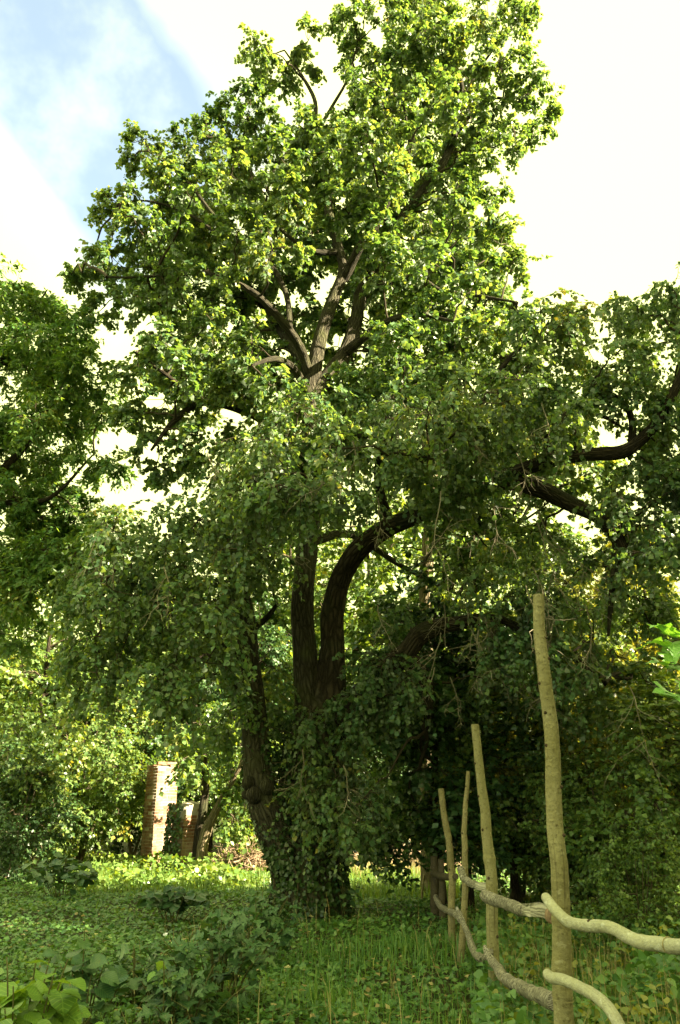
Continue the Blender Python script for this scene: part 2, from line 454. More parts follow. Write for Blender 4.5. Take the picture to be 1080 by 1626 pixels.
class MB:
    """collects triangles (numpy) into one mesh"""

    def __init__(self):
        self.v, self.f, self.uv, self.n = [], [], [], 0

    def add(self, v, f, uv=None):
        v = np.asarray(v, np.float32).reshape(-1, 3)
        f = np.asarray(f, np.int32).reshape(-1, 3)
        self.v.append(v)
        self.f.append(f + self.n)
        self.uv.append(np.zeros((len(v), 2), np.float32) if uv is None else np.asarray(uv, np.float32))
        self.n += len(v)

    def mesh(self, name, mat, smooth=True, uv=True):
        me = bpy.data.meshes.new(name)
        v = np.concatenate(self.v); f = np.concatenate(self.f)
        me.vertices.add(len(v)); me.vertices.foreach_set('co', v.ravel())
        me.loops.add(f.size); me.loops.foreach_set('vertex_index', f.ravel())
        me.polygons.add(len(f))
        me.polygons.foreach_set('loop_start', np.arange(0, f.size, 3, dtype=np.int32))
        if smooth:
            me.polygons.foreach_set('use_smooth', np.ones(len(f), bool))
        if uv:
            l = me.uv_layers.new(name='UVMap')
            l.data.foreach_set('uv', np.concatenate(self.uv)[f.ravel()].ravel())
        me.materials.append(mat)
        me.update(calc_edges=True)
        return me

    def build(self, name, mat, parent=None, smooth=True, uv=True, loc=None):
        o = bpy.data.objects.new(name, self.mesh(name, mat, smooth, uv))
        COL.objects.link(o)
        if parent is not None:
            o.parent = parent
        if loc is not None:
            o.location = loc
        return o


def tag(o, label=None, cat=None, group=None, kind=None):
    if label: o['label'] = label
    if cat: o['category'] = cat
    if group: o['group'] = group
    if kind: o['kind'] = kind
    return o


def empty(name, loc, label, cat, group=None, rz=0.0, scale=1.0):
    o = bpy.data.objects.new(name, None)
    COL.objects.link(o)
    o.location = loc
    o.rotation_euler = (0, 0, rz)
    o.scale = (scale,) * 3
    o.empty_display_size = 0.2
    return tag(o, label, cat, group)


def smooth_path(pts, n, closed=False):
    """Catmull-Rom through rows of pts (any columns), n samples by arc"""
    P = np.asarray(pts, float)
    if len(P) == 2:
        t = np.linspace(0, 1, n)[:, None]
        return P[0] * (1 - t) + P[1] * t
    Q = np.vstack([2 * P[0] - P[1], P, 2 * P[-1] - P[-2]])
    seg = np.linalg.norm(np.diff(P[:, :3], axis=0), axis=1)
    s = np.concatenate([[0], np.cumsum(seg)])
    tt = np.linspace(0, s[-1], n)
    i = np.clip(np.searchsorted(s, tt, 'right') - 1, 0, len(P) - 2)
    u = ((tt - s[i]) / np.maximum(seg[i], 1e-9))[:, None]
    p0, p1, p2, p3 = Q[i], Q[i + 1], Q[i + 2], Q[i + 3]
    return 0.5 * (2 * p1 + (p2 - p0) * u + (2 * p0 - 5 * p1 + 4 * p2 - p3) * u ** 2 + (3 * p1 - p0 - 3 * p2 + p3) * u ** 3)


def tube(mb, P, R, seg=8, rough=0.0, flute=0.0, seed=0, cap=True, u0=0.0):
    P = np.asarray(P, float); R = np.asarray(R, float)
    n = len(P)
    T = np.gradient(P, axis=0)
    T /= np.maximum(np.linalg.norm(T, axis=1, keepdims=True), 1e-9)
    a = np.array([1.0, 0, 0]) if abs(T[0, 0]) < 0.8 else np.array([0, 1.0, 0])
    Us = np.empty((n, 3))
    u = a - T[0] * a.dot(T[0])
    for i in range(n):
        u = u - T[i] * u.dot(T[i]); u = u / max(np.linalg.norm(u), 1e-9)
        Us[i] = u
    Vs = np.cross(T, Us)
    th = np.linspace(0, 2 * np.pi, seg + 1)
    ln = np.concatenate([[0], np.cumsum(np.linalg.norm(np.diff(P, axis=0), axis=1))])
    rr = np.repeat(R[:, None], seg + 1, 1)
    if flute or rough:
        rs = np.random.RandomState(seed)
        mod = np.zeros((n, seg + 1))
        for k in (2, 3, 5, 7, 9):
            mod += flute * rs.uniform(0.4, 1.0) / math.sqrt(k / 2) * np.cos(k * th[None, :] + rs.uniform(0, 6.3) + rs.uniform(-0.9, 0.9) * ln[:, None])
        for k in range(7):
            kk = rs.randint(1, 6)
            mod += rough * rs.uniform(0.3, 1) * np.cos(kk * th[None, :] + rs.uniform(0, 6.3)) * np.sin(ln[:, None] / max(R.mean(), 1e-3) * rs.uniform(0.3, 1.6) + rs.uniform(0, 6.3))
        rr = rr * (1 + mod)
    V = P[:, None, :] + rr[..., None] * (np.cos(th)[None, :, None] * Us[:, None, :] + np.sin(th)[None, :, None] * Vs[:, None, :])
    UV = np.stack(np.broadcast_arrays((th / (2 * np.pi))[None, :] + u0, ln[:, None]), -1)
    i, j = np.meshgrid(np.arange(n - 1), np.arange(seg), indexing='ij')
    b = (i * (seg + 1) + j).ravel()
    Fq = np.concatenate([np.stack([b, b + 1, b + seg + 2], 1), np.stack([b, b + seg + 2, b + seg + 1], 1)])
    verts = V.reshape(-1, 3); uvs = UV.reshape(-1, 2)
    if cap:
        for e, row in ((0, 0), (1, n - 1)):
            c = len(verts)
            ring = V[row]
            verts = np.vstack([verts, ring, P[row][None]])
            uvs = np.vstack([uvs, np.stack([0.5 + 0.1 * np.cos(th), 0.1 * np.sin(th)], 1), [[0.5, 0]]])
            k = np.arange(seg)
            t = np.stack([k + c, k + c + 1, np.full(seg, c + seg + 1)], 1)
            Fq = np.vstack([Fq, t if e else t[:, ::-1]])
    mb.add(verts, Fq, uvs)


def tubes3(mb, P, R):
    """many thin three-sided tubes at once: P (k,n,3), R (k,n)"""
    P = np.asarray(P, float); k, n, _ = P.shape
    if k == 0:
        return
    T = np.gradient(P, axis=1)
    T /= np.maximum(np.linalg.norm(T, axis=2, keepdims=True), 1e-9)
    a = np.zeros_like(T); a[..., 0] = 1.0
    flip = np.abs(T[..., 0]) > 0.85
    a[flip] = (0, 1.0, 0)
    U = a - T * (a * T).sum(-1, keepdims=True)
    U /= np.maximum(np.linalg.norm(U, axis=2, keepdims=True), 1e-9)
    Vv = np.cross(T, U)
    th = np.arange(3) * 2 * np.pi / 3
    V = P[:, :, None, :] + np.asarray(R)[:, :, None, None] * (np.cos(th)[None, None, :, None] * U[:, :, None, :] + np.sin(th)[None, None, :, None] * Vv[:, :, None, :])
    i, j = np.meshgrid(np.arange(n - 1), np.arange(3), indexing='ij')
    i, j = i.ravel(), j.ravel(); j2 = (j + 1) % 3
    f = np.concatenate([np.stack([i * 3 + j, i * 3 + j2, (i + 1) * 3 + j2], 1), np.stack([i * 3 + j, (i + 1) * 3 + j2, (i + 1) * 3 + j], 1)])
    Fq = (f[None] + (np.arange(k) * n * 3)[:, None, None]).reshape(-1, 3)
    mb.add(V.reshape(-1, 3), Fq)


def nrm(v):
    return v / np.maximum(np.linalg.norm(v, axis=-1, keepdims=True), 1e-9)


# leaf outlines: (x across, y along, z fold), triangles
LEAF6 = (np.array([[0, 0, 0], [0.40, 0.16, 0.07], [0.46, 0.48, 0.09], [0.0, 1.0, -0.10], [-0.46, 0.48, 0.09], [-0.40, 0.16, 0.07]]),
         np.array([[0, 1, 2], [0, 2, 3], [0, 3, 4], [0, 4, 5]]))
LEAF4 = (np.array([[0, 0, 0], [0.42, 0.42, 0.1], [0, 1.0, -0.06], [-0.42, 0.42, 0.1]]), np.array([[0, 1, 2], [0, 2, 3]]))
LEAFLET = (np.array([[0, 0, 0], [0.22, 0.42, 0.05], [0, 1.0, -0.08], [-0.22, 0.42, 0.05]]), np.array([[0, 1, 2], [0, 2, 3]]))


def leaves(mb, pos, axis, normal, size, tmpl=LEAF6, wj=None):
    pos = np.asarray(pos, np.float32); a = nrm(np.asarray(axis, np.float32))
    n = np.asarray(normal, np.float32)
    n = nrm(n - a * (n * a).sum(-1, keepdims=True))
    b = np.cross(a, n)
    s = np.asarray(size, np.float32)[:, None, None]
    tv, tf = tmpl
    tv = tv.astype(np.float32)
    V = pos[:, None, :] + s * (tv[None, :, 0:1] * b[:, None, :] + tv[None, :, 1:2] * a[:, None, :] + tv[None, :, 2:3] * n[:, None, :])
    k = len(tv)
    Fq = (tf[None] + (np.arange(len(pos)) * k)[:, None, None]).reshape(-1, 3)
    mb.add(V.reshape(-1, 3), Fq)


def bez(p0, p1, p2, n):
    t = np.linspace(0, 1, n)[:, None] if p0.ndim == 1 else np.linspace(0, 1, n)[None, :, None]
    if p0.ndim > 1:
        p0, p1, p2 = p0[:, None], p1[:, None], p2[:, None]
    return p0 * (1 - t) ** 2 + 2 * p1 * t * (1 - t) + p2 * t ** 2


def foliage(rs, clumps, nodes, bough_cb, mb_twig, mb_leaf, dens=26, sprays=5, nleaf=18, leaf=0.09, spread=0.30,
            droop=0.5, tmpl=LEAF6, spray_len=(0.25, 0.6), shell=0.35, flat=0.75, zmin=0.15, twig_r=0.006, updir=0.6):
    """clumps (x,y,z,r); boughs reach from the nearest limb node to each clump, branchlets fill it, leafy sprays hang from those"""
    nodes = np.asarray(nodes, float)
    for c in clumps:
        ctr, r = np.asarray(c[:3], float), float(c[3])
        dd = np.linalg.norm(nodes - ctr, axis=1) + 0.9 * np.maximum(0, nodes[:, 2] - ctr[2] - 0.2)
        p0 = nodes[np.argmin(dd)]
        d = np.linalg.norm(ctr - p0)
        mid = (p0 + ctr) / 2 + np.array([0, 0, 0.16 * d]) + rs.normal(0, 0.07 * d, 3)
        B = bez(p0, mid, ctr + rs.normal(0, 0.15 * r, 3), 9)
        wob = rs.normal(0, 0.035 * min(d, 2.0), (9, 3)) * np.sin(np.linspace(0, np.pi, 9))[:, None]
        B = smooth_path(B + wob, 17)[:, :3]
        r0 = 0.008 + 0.010 * min(d, 4.0) + 0.006 * r
        bough_cb(B, np.linspace(r0, 0.007, 17))
        B = B[::2]
        nb = max(5, int(dens * r * r * 1.0))
        dirs = nrm(rs.normal(0, 1, (nb, 3)))
        rad = r * (shell + (1 - shell) * rs.uniform(0, 1, nb)) ** 0.6
        E = ctr + dirs * rad[:, None] * np.array([1, 1, flat])
        E[:, 2] = np.maximum(E[:, 2], zmin)
        ii = np.argmin(np.linalg.norm(E[:, None] - B[None, 3:], axis=2), axis=1) + 3
        S = B[ii]
        L = np.linalg.norm(E - S, axis=1, keepdims=True)
        mid = (S + E) / 2 + rs.normal(0, 0.08, (nb, 3)) + np.array([0, 0, 0.12]) * L
        K = bez(S, mid, E, 5)
        tubes3(mb_twig, K, np.linspace(1, 0.45, 5)[None] * (twig_r * 1.1 + 0.004 * L))
        # sprays
        ns = nb * sprays
        bi = np.repeat(np.arange(nb), sprays)
        t = rs.uniform(0.45, 1.0, ns)
        kk = np.clip((t * 4).astype(int), 0, 3); fr = (t * 4 - kk)[:, None]
        O = K[bi, kk] * (1 - fr) + K[bi, kk + 1] * fr
        D = nrm(0.75 * nrm(O - ctr + 1e-4) + rs.normal(0, 0.55, (ns, 3)) + np.array([0, 0, -droop]))
        Ls = rs.uniform(*spray_len, ns)[:, None] * spread / 0.30
        E2 = O + D * Ls + np.array([0, 0, -1.0]) * (0.35 * droop * Ls)
        E2[:, 2] = np.maximum(E2[:, 2], zmin * 0.6)
        Md = O + D * Ls * 0.55 + np.array([0, 0, 0.06])
        Q = bez(O, Md, E2, 4)
        tubes3(mb_twig, Q, np.linspace(1, 0.4, 4)[None] * np.full((ns, 1), twig_r * 0.6))
        nl = ns * nleaf
        si = np.repeat(np.arange(ns), nleaf)
        t = rs.uniform(0.12, 1.0, nl)[:, None]
        Pl = O[si] * (1 - t) ** 2 + 2 * Md[si] * t * (1 - t) + E2[si] * t ** 2
        dl = nrm(E2 - O)[si]
        side = nrm(np.cross(dl, np.array([0, 0, 1.0])) + 1e-4) * np.where(rs.rand(nl) < 0.5, -1, 1)[:, None]
        ax = 0.45 * dl + 0.8 * side + rs.normal(0, 0.4, (nl, 3)) + np.array([0, 0, -0.45])
        no = rs.normal(0, 0.5, (nl, 3)) + np.array([0, 0, updir]) + 0.45 * nrm(Pl - ctr)
        sz = leaf * (0.5 + 0.95 * rs.beta(2.2, 2.0, nl))
        Pl = Pl + side * 0.012
        if tmpl is None:      # rounder blades for a third of the leaves, simpler ones for the rest
            q = rs.rand(nl) < 0.4
            leaves(mb_leaf, Pl[q], ax[q], no[q], sz[q], LEAF6)
            leaves(mb_leaf, Pl[~q], ax[~q], no[~q], sz[~q], LEAF4)
        else:
            leaves(mb_leaf, Pl, ax, no, sz, tmpl)


def in_poly(x, y, poly):
    c = False
    j = len(poly) - 1
    for i in range(len(poly)):
        xi, yi = poly[i]; xj, yj = poly[j]
        if (yi > y) != (yj > y) and x < (xj - xi) * (y - yi) / (yj - yi) + xi:
            c = not c
        j = i
    return c


def fill_poly(rs, poly, gap, yfun, r_px, avoid=()):
    """spread clumps through a lobe of the crown (outline measured on the photograph), each with its own distance"""
    xs = [p[0] for p in poly]; ys = [p[1] for p in poly]
    pts, out, tries = [], [], 0
    while tries < 4000:
        tries += 1
        x, y = rs.uniform(min(xs), max(xs)), rs.uniform(min(ys), max(ys))
        if not in_poly(x, y, poly) or any((x - a) ** 2 + (y - b) ** 2 < (q) ** 2 for a, b, q in avoid):
            continue
        if any((x - a) ** 2 + (y - b) ** 2 < gap * gap for a, b in pts):
            continue
        pts.append((x, y))
        out.append(px_clump(x, y, yfun(rs, x, y), rs.uniform(*r_px)))
    return out


def px_clump(px, py, Y, rpx):
    p = at(px, py, Y)
    return (p[0], p[1], p[2], rpx / F * depth_of(p))


# ------------------------------------------------------------------ ground
def ground_z(x, y):
    return 0.05 * np.sin(0.9 * x + 0.4) * np.sin(0.7 * y) + 0.03 * np.sin(2.1 * x + 1.3 * y)


def make_ground():
    g = np.concatenate([[-400, -200, -100, -60], np.arange(-30, 30.01, 0.5), [60, 100, 200, 400]])
    gy = g + 12
    X, Yy = np.meshgrid(g, gy, indexing='ij')
    Z = ground_z(X, Yy)
    nx, ny = X.shape
    i, j = np.meshgrid(np.arange(nx - 1), np.arange(ny - 1), indexing='ij')
    b = (i * ny + j).ravel()
    f = np.concatenate([np.stack([b, b + ny, b + ny + 1], 1), np.stack([b, b + ny + 1, b + 1], 1)])
    mb = MB(); mb.add(np.stack([X, Yy, Z], -1).reshape(-1, 3), f)
    o = mb.build('ground', M['soil'])
    tag(o, kind='structure')


make_ground()

# ------------------------------------------------------------------ the old linden
RS = np.random.RandomState(7)
BASE = at(492, 1462, 12.5); BASE[2] = 0


def px_path(rows, n):
    """rows of (px, py, Y, radius m) -> smooth sampled path and radii"""
    P = np.array([[*at(a, b, c), r] for a, b, c, r in rows])
    S = smooth_path(P, n)
    return S[:, :3], np.maximum(S[:, 3], 0.004)


def in_frame_path(o, P):
    return np.asarray(P)


def make_linden():
    root = empty('linden_tree', (0, 0, 0), 'huge old many-stemmed linden tree with ivy-wrapped base filling the middle of the photo', 'tree')
    nodes = []

    def limb(name, rows, n, seg, flute=0.05, rough=0.03, mat='bark', collect=0.0, label=None):
        P, R = px_path(rows, n)
        mb = MB(); tube(mb, P, R, seg, rough=rough, flute=flute, seed=int(P[0, 0] * 1000) % 9999 + n)
        o = mb.build(name, M[mat], root)
        if label: o['label'] = label
        k = int(len(P) * collect)
        nodes.extend(P[k:])
        return P

    # base with root flare
    limb('trunk', [(490, 1490, 12.5, 0.68), (491, 1466, 12.5, 0.56), (492, 1430, 12.5, 0.47), (493, 1370, 12.5, 0.43), (496, 1300, 12.5, 0.42),
                   (500, 1230, 12.5, 0.41), (505, 1170, 12.55, 0.41), (508, 1110, 12.6, 0.36), (508, 1075, 12.6, 0.26)], 60, 48, flute=0.06, collect=0.75)
    # central stem up to the fork in the sunlit crown
    limb('stem', [(495, 1200, 12.45, 0.27), (489, 1120, 12.4, 0.215), (484, 1040, 12.4, 0.195), (480, 960, 12.4, 0.185), (487, 880, 12.45, 0.175), (494, 800, 12.5, 0.17),
                  (494, 700, 12.6, 0.165), (496, 610, 12.7, 0.15), (508, 540, 12.8, 0.125), (527, 480, 12.9, 0.115), (545, 430, 13.0, 0.10), (535, 385, 13.0, 0.085),
                  (523, 340, 13.0, 0.085), (519, 300, 13.0, 0.07), (505, 250, 13.0, 0.06), (500, 200, 13.0, 0.055), (500, 160, 13.0, 0.045), (478, 118, 13.0, 0.032), (452, 80, 13.0, 0.018)], 110, 20, collect=0.3)
    limb('limb', [(495, 640, 12.65, 0.16), (520, 600, 12.8, 0.155), (548, 560, 13.0, 0.135), (565, 510, 13.2, 0.13), (575, 460, 13.4, 0.115), (605, 410, 13.5, 0.115), (630, 360, 13.5, 0.10),
                  (665, 310, 13.5, 0.09), (700, 265, 13.5, 0.085), (722, 215, 13.5, 0.075), (735, 160, 13.5, 0.06), (725, 110, 13.5, 0.045), (690, 85, 13.5, 0.03), (660, 40, 13.5, 0.018)], 80, 16)
    limb('limb', [(545, 445, 13.0, 0.10), (570, 395, 12.6, 0.08), (600, 350, 12.2, 0.065), (625, 300, 11.9, 0.05), (650, 240, 11.7, 0.035), (640, 160, 11.6, 0.02)], 36, 10)
    limb('limb', [(577, 455, 13.4, 0.09), (612, 450, 13.1, 0.075), (660, 440, 12.8, 0.065), (700, 462, 12.6, 0.05), (760, 470, 12.4, 0.035), (820, 480, 12.2, 0.02)], 36, 10)
    limb('limb', [(535, 400, 13.0, 0.07), (500, 400, 12.7, 0.05), (470, 385, 12.4, 0.04), (420, 340, 12.2, 0.03), (370, 290, 12.0, 0.02)], 30, 8)
    limb('limb', [(500, 215, 13.0, 0.045), (530, 165, 13.0, 0.036), (552, 125, 13.0, 0.028), (568, 70, 13.0, 0.016)], 24, 8)
    limb('limb', [(735, 165, 13.5, 0.045), (700, 95, 13.2, 0.03), (660, 80, 13.0, 0.018)], 16, 8)
    limb('limb', [(722, 215, 13.5, 0.05), (770, 160, 13.4, 0.038), (815, 160, 13.3, 0.026), (850, 175, 13.2, 0.014)], 24, 8)
    limb('limb', [(738, 150, 13.5, 0.04), (775, 90, 13.5, 0.03), (820, 40, 13.5, 0.016)], 20, 8)
    # left boughs
    limb('limb', [(492, 600, 12.7, 0.095), (478, 555, 12.4, 0.085), (452, 515, 12.1, 0.08), (425, 485, 11.9, 0.07), (398, 462, 11.8, 0.058), (350, 440, 11.9, 0.045), (300, 430, 12.0, 0.034), (230, 440, 11.2, 0.025), (170, 440, 11.1, 0.014)], 60, 12)
    limb('limb', [(460, 520, 12.15, 0.055), (455, 470, 12.4, 0.05), (430, 420, 12.5, 0.055), (400, 395, 12.5, 0.052), (355, 378, 12.6, 0.04), (300, 340, 12.7, 0.03), (240, 320, 12.7, 0.02), (190, 320, 12.2, 0.014)], 50, 10)
    limb('limb', [(370, 382, 12.2, 0.045), (330, 330, 12.3, 0.036), (290, 280, 12.4, 0.026), (235, 240, 12.5, 0.014)], 30, 8)
    limb('limb', [(430, 428, 12.2, 0.05), (410, 350, 12.6, 0.04), (400, 280, 12.8, 0.03), (390, 210, 13.0, 0.016)], 30, 8)
    limb('limb', [(494, 720, 12.55, 0.11), (440, 680, 12.2, 0.085), (380, 650, 11.9, 0.07), (320, 640, 11.7, 0.055), (275, 670, 11.5, 0.045), (240, 715, 11.3, 0.02)], 44, 10, mat='bark_dark')
    limb('limb', [(320, 640, 11.7, 0.05), (270, 600, 11.5, 0.035), (215, 560, 11.4, 0.02)], 20, 8, mat='bark_dark')
    # right-hand curving stem and its long limb
    limb('stem', [(520, 1150, 12.5, 0.30), (525, 1090, 12.4, 0.24), (528, 1030, 12.3, 0.185), (530, 965, 12.25, 0.175), (545, 910, 12.1, 0.165), (575, 868, 11.9, 0.155), (615, 838, 11.7, 0.145),
                  (660, 818, 11.5, 0.135), (710, 790, 11.2, 0.13), (760, 772, 11.0, 0.13), (810, 765, 10.9, 0.125), (860, 778, 10.8, 0.12), (910, 802, 10.7, 0.11), (952, 822, 10.6, 0.10), (975, 848, 10.6, 0.095),
                  (990, 876, 10.6, 0.085)], 100, 20, mat='bark_dark', collect=0.4)
    limb('limb', [(980, 858, 10.6, 0.075), (975, 910, 10.6, 0.05), (970, 960, 10.6, 0.04), (966, 1010, 10.6, 0.02)], 20, 8)
    limb('limb', [(770, 772, 11.0, 0.11), (820, 750, 10.8, 0.105), (870, 732, 10.6, 0.10), (930, 722, 10.5, 0.095), (985, 718, 10.4, 0.10), (1015, 700, 10.3, 0.085), (1045, 668, 10.2, 0.075), (1075, 610, 10.1, 0.06), (1100, 540, 10.0, 0.03)], 50, 12, mat='bark_dark')
    limb('limb', [(1003, 705, 10.4, 0.06), (1003, 665, 10.4, 0.05), (985, 635, 10.4, 0.04), (940, 610, 10.3, 0.025)], 20, 8, mat='bark_dark')
    limb('limb', [(920, 722, 10.5, 0.07), (915, 690, 10.5, 0.06), (918, 655, 10.5, 0.055), (955, 660, 10.45, 0.035), (990, 680, 10.4, 0.02)], 24, 8, mat='bark_dark')
    limb('limb', [(715, 790, 11.2, 0.09), (740, 720, 11.0, 0.07), (760, 650, 10.8, 0.055), (800, 580, 10.7, 0.04), (850, 530, 10.6, 0.02)], 36, 10, mat='bark_dark')
    limb('limb', [(620, 836, 11.7, 0.08), (600, 760, 11.3, 0.06), (610, 700, 10.9, 0.045), (640, 650, 10.5, 0.03)], 30, 8, mat='bark_dark')
    # left stem with its burl
    limb('stem', [(468, 1400, 12.45, 0.24), (444, 1340, 12.35, 0.23), (421, 1280, 12.3, 0.225), (410, 1225, 12.3, 0.215), (407, 1170, 12.3, 0.20), (401, 1110, 12.3, 0.18), (395, 1050, 12.3, 0.165), (389, 985, 12.3, 0.155),
                  (378, 930, 12.2, 0.12), (355, 880, 12.0, 0.10), (325, 850, 11.8, 0.07), (290, 845, 11.6, 0.04), (255, 870, 11.4, 0.015)], 70, 24, collect=0.5)
    limb('limb', [(400, 1100, 12.3, 0.10), (380, 1075, 12.3, 0.085), (362, 1045, 12.3, 0.07), (345, 1020, 12.2, 0.05), (300, 990, 11.8, 0.035), (230, 960, 11.3, 0.022), (160, 950, 11.0, 0.012)], 40, 8)
    limb('limb', [(397, 1000, 12.3, 0.07), (420, 985, 12.2, 0.05), (440, 960, 12.0, 0.03)], 12, 8)
    # low dark limb to the right
    limb('limb', [(535, 1180, 12.4, 0.24), (565, 1120, 12.3, 0.215), (600, 1078, 12.1, 0.18), (645, 1036, 11.9, 0.15), (672, 1004, 11.7, 0.14), (722, 990, 11.5, 0.105), (785, 984, 11.3, 0.08), (840, 1005, 11.2, 0.055), (900, 1035, 11.1, 0.035), (960, 1085, 11.0, 0.02)], 60, 16, mat='bark_dark', collect=0.4)
    limb('limb', [(640, 1040, 11.9, 0.12), (668, 1060, 11.9, 0.11), (680, 1100, 11.9, 0.09), (676, 1160, 11.9, 0.06)], 20, 10, mat='bark_dark')
    # forward boughs carrying the drooping mid-crown
    limb('limb', [(494, 790, 12.5, 0.11), (480, 740, 11.6, 0.085), (460, 720, 10.8, 0.06), (430, 730, 10.1, 0.035), (390, 770, 9.6, 0.015)], 30, 8)
    limb('limb', [(494, 760, 12.5, 0.11), (530, 700, 11.5, 0.085), (570, 690, 10.6, 0.06), (620, 700, 9.9, 0.035), (680, 740, 9.4, 0.015)], 30, 8)
    limb('limb', [(496, 640, 12.65, 0.10), (470, 590, 11.6, 0.07), (440, 570, 10.7, 0.045), (400, 580, 10.1, 0.02)], 24, 8)
    limb('limb', [(548, 560, 13.0, 0.10), (600, 520, 12.0, 0.07), (650, 500, 11.2, 0.045), (720, 510, 10.6, 0.02)], 24, 8)
    limb('limb', [(548, 560, 13.0, 0.10), (570, 500, 14.2, 0.07), (610, 430, 15.2, 0.045), (650, 330, 15.8, 0.02)], 24, 8)
    limb('limb', [(497, 600, 12.7, 0.10), (440, 520, 13.9, 0.07), (380, 440, 14.8, 0.045), (320, 370, 15.3, 0.02)], 24, 8)
    limb('limb', [(494, 860, 12.5, 0.09), (560, 850, 13.6, 0.07), (640, 900, 14.6, 0.05), (740, 950, 15.3, 0.02)], 24, 8)

    def Yc(depth=3.0, mid=12.5):
        return lambda rs, x, y: mid + rs.uniform(-1, 1) * depth

    C = []
    rs = RS
    for px, py, r in [(415, 72, 30), (402, 105, 26), (488, 60, 27), (492, 95, 20), (440, 140, 34), (390, 165, 38), (420, 195, 36), (470, 200, 34), (520, 215, 34), (352, 188, 32), (550, 42, 26), (572, 88, 34), (560, 22, 20), (580, 140, 34),
                      (615, 30, 30), (650, 15, 46), (690, 60, 55), (640, 100, 50), (780, 22, 42), (838, 12, 22), (820, 40, 30), (735, 105, 55), (800, 95, 46), (840, 140, 36),
                      (862, 175, 22), (815, 215, 30), (850, 215, 16), (765, 195, 52), (765, 270, 34), (782, 300, 20), (755, 340, 38), (795, 385, 40), (825, 425, 30), (700, -10, 40), (600, -5, 18),
                      (225, 236, 32), (205, 255, 16), (258, 262, 22), (300, 240, 42), (330, 212, 28), (270, 300, 44), (190, 322, 36), (164, 345, 20), (225, 370, 46), (180, 415, 44), (132, 440, 22), (112, 440, 12),
                      (165, 478, 32), (215, 475, 42), (150, 500, 20)]:
        C.append(px_clump(px, py, 12.8 + rs.uniform(-0.9, 0.9), r * 1.05))
    up = [(330, 275), (400, 235), (480, 240), (560, 205), (610, 130), (660, 110), (740, 165), (740, 330), (785, 470), (790, 590), (520, 640), (260, 590), (250, 500), (225, 420), (280, 320)]
    holes_up = [(520, 455, 36), (500, 560, 22), (440, 480, 28), (560, 530, 26), (725, 220, 20), (500, 180, 22), (600, 520, 16), (690, 280, 14)]
    C += fill_poly(rs, up, 56, lambda rs, x, y: 14.4 + rs.uniform(-0.8, 1.2), (40, 54), holes_up)
    C += fill_poly(rs, up, 52, lambda rs, x, y: 13.3 + rs.uniform(-0.6, 0.8), (34, 46), holes_up + [(545, 500, 44), (560, 560, 40), (505, 540, 40), (722, 205, 34), (700, 262, 34)])
    C += fill_poly(rs, up, 64, lambda rs, x, y: 11.2 + rs.uniform(-1.2, 0.5), (32, 46), [(525, 450, 80), (500, 560, 55), (440, 490, 62), (400, 390, 36), (720, 225, 46), (560, 520, 60), (500, 190, 40), (620, 450, 30), (545, 500, 46), (722, 200, 44), (700, 262, 44)])
    C += fill_poly(rs, [(760, 690), (900, 690), (940, 760), (900, 860), (820, 900), (730, 860)], 48, lambda rs, x, y: 13.8 + rs.uniform(-0.8, 1.0), (44, 56))
    for px, py, r in [(255, 560, 40), (215, 592, 30), (262, 640, 44), (220, 700, 28), (205, 660, 22), (250, 742, 18), (295, 720, 30), (330, 640, 52), (330, 700, 46), (390, 610, 50), (440, 640, 45), (285, 600, 40), (350, 560, 50)]:
        C.append(px_clump(px, py, 11.5 + rs.uniform(-0.6, 0.8), r))
    UPPER = len(C)
    midp = [(330, 740), (420, 670), (520, 640), (800, 590), (890, 620), (890, 680), (840, 700), (740, 715), (640, 740), (560, 770), (520, 780), (470, 800), (400, 800)]
    C += fill_poly(rs, midp, 46, lambda rs, x, y: 10.6 + rs.uniform(-1.6, 1.4), (44, 62))
    front = [(440, 690), (560, 640), (820, 600), (900, 650), (900, 690), (760, 720), (690, 740), (640, 725), (560, 770), (500, 780), (420, 830)]
    C += fill_poly(rs, front, 64, lambda rs, x, y: 9.3 + rs.uniform(-0.7, 0.7), (44, 60))
    C += fill_poly(rs, midp, 80, lambda rs, x, y: 13.4 + rs.uniform(-0.5, 1.6), (55, 70), [(520, 810, 50), (490, 880, 40)])
    leftp = [(190, 830), (300, 770), (430, 790), (440, 860), (370, 910), (340, 960), (340, 1060), (290, 1090), (160, 1090), (120, 1030), (120, 930)]
    C += fill_poly(rs, leftp, 46, lambda rs, x, y: 10.8 + rs.uniform(-1.4, 1.2), (46, 66))
    rightp = [(820, 500), (900, 510), (1000, 495), (1100, 450), (1110, 830), (1060, 800), (1040, 740), (980, 600), (880, 640), (800, 620)]
    C += fill_poly(rs, rightp, 44, lambda rs, x, y: 10.4 + rs.uniform(-1.0, 1.2), (38, 56), [(960, 665, 40), (1010, 690, 34), (960, 570, 18), (830, 765, 30), (890, 790, 34), (960, 830, 30), (930, 722, 34), (870, 735, 30)])
    for px, py, r in [(865, 488, 36), (905, 505, 32), (985, 482, 30), (1065, 450, 34), (1010, 800, 36), (1040, 830, 34), (1050, 870, 22), (1020, 880, 22), (1000, 840, 24), (1075, 780, 40), (1070, 840, 24), (1010, 745, 30), (985, 775, 26), (1060, 760, 34), (1045, 735, 30), (1085, 690, 40), (960, 610, 24), (1000, 590, 26), (1040, 640, 24)]:
        C.append(px_clump(px, py, 10.4 + rs.uniform(-0.5, 0.5), r))
    low = [(740, 840), (860, 840), (960, 900), (1025, 945), (1060, 1030), (1040, 1130), (900, 1140), (790, 1080), (760, 1040), (730, 940)]
    C += fill_poly(rs, low, 48, lambda rs, x, y: 12.4 + rs.uniform(-1.6, 1.6), (44, 62), [(730, 1000, 60), (600, 900, 60)])
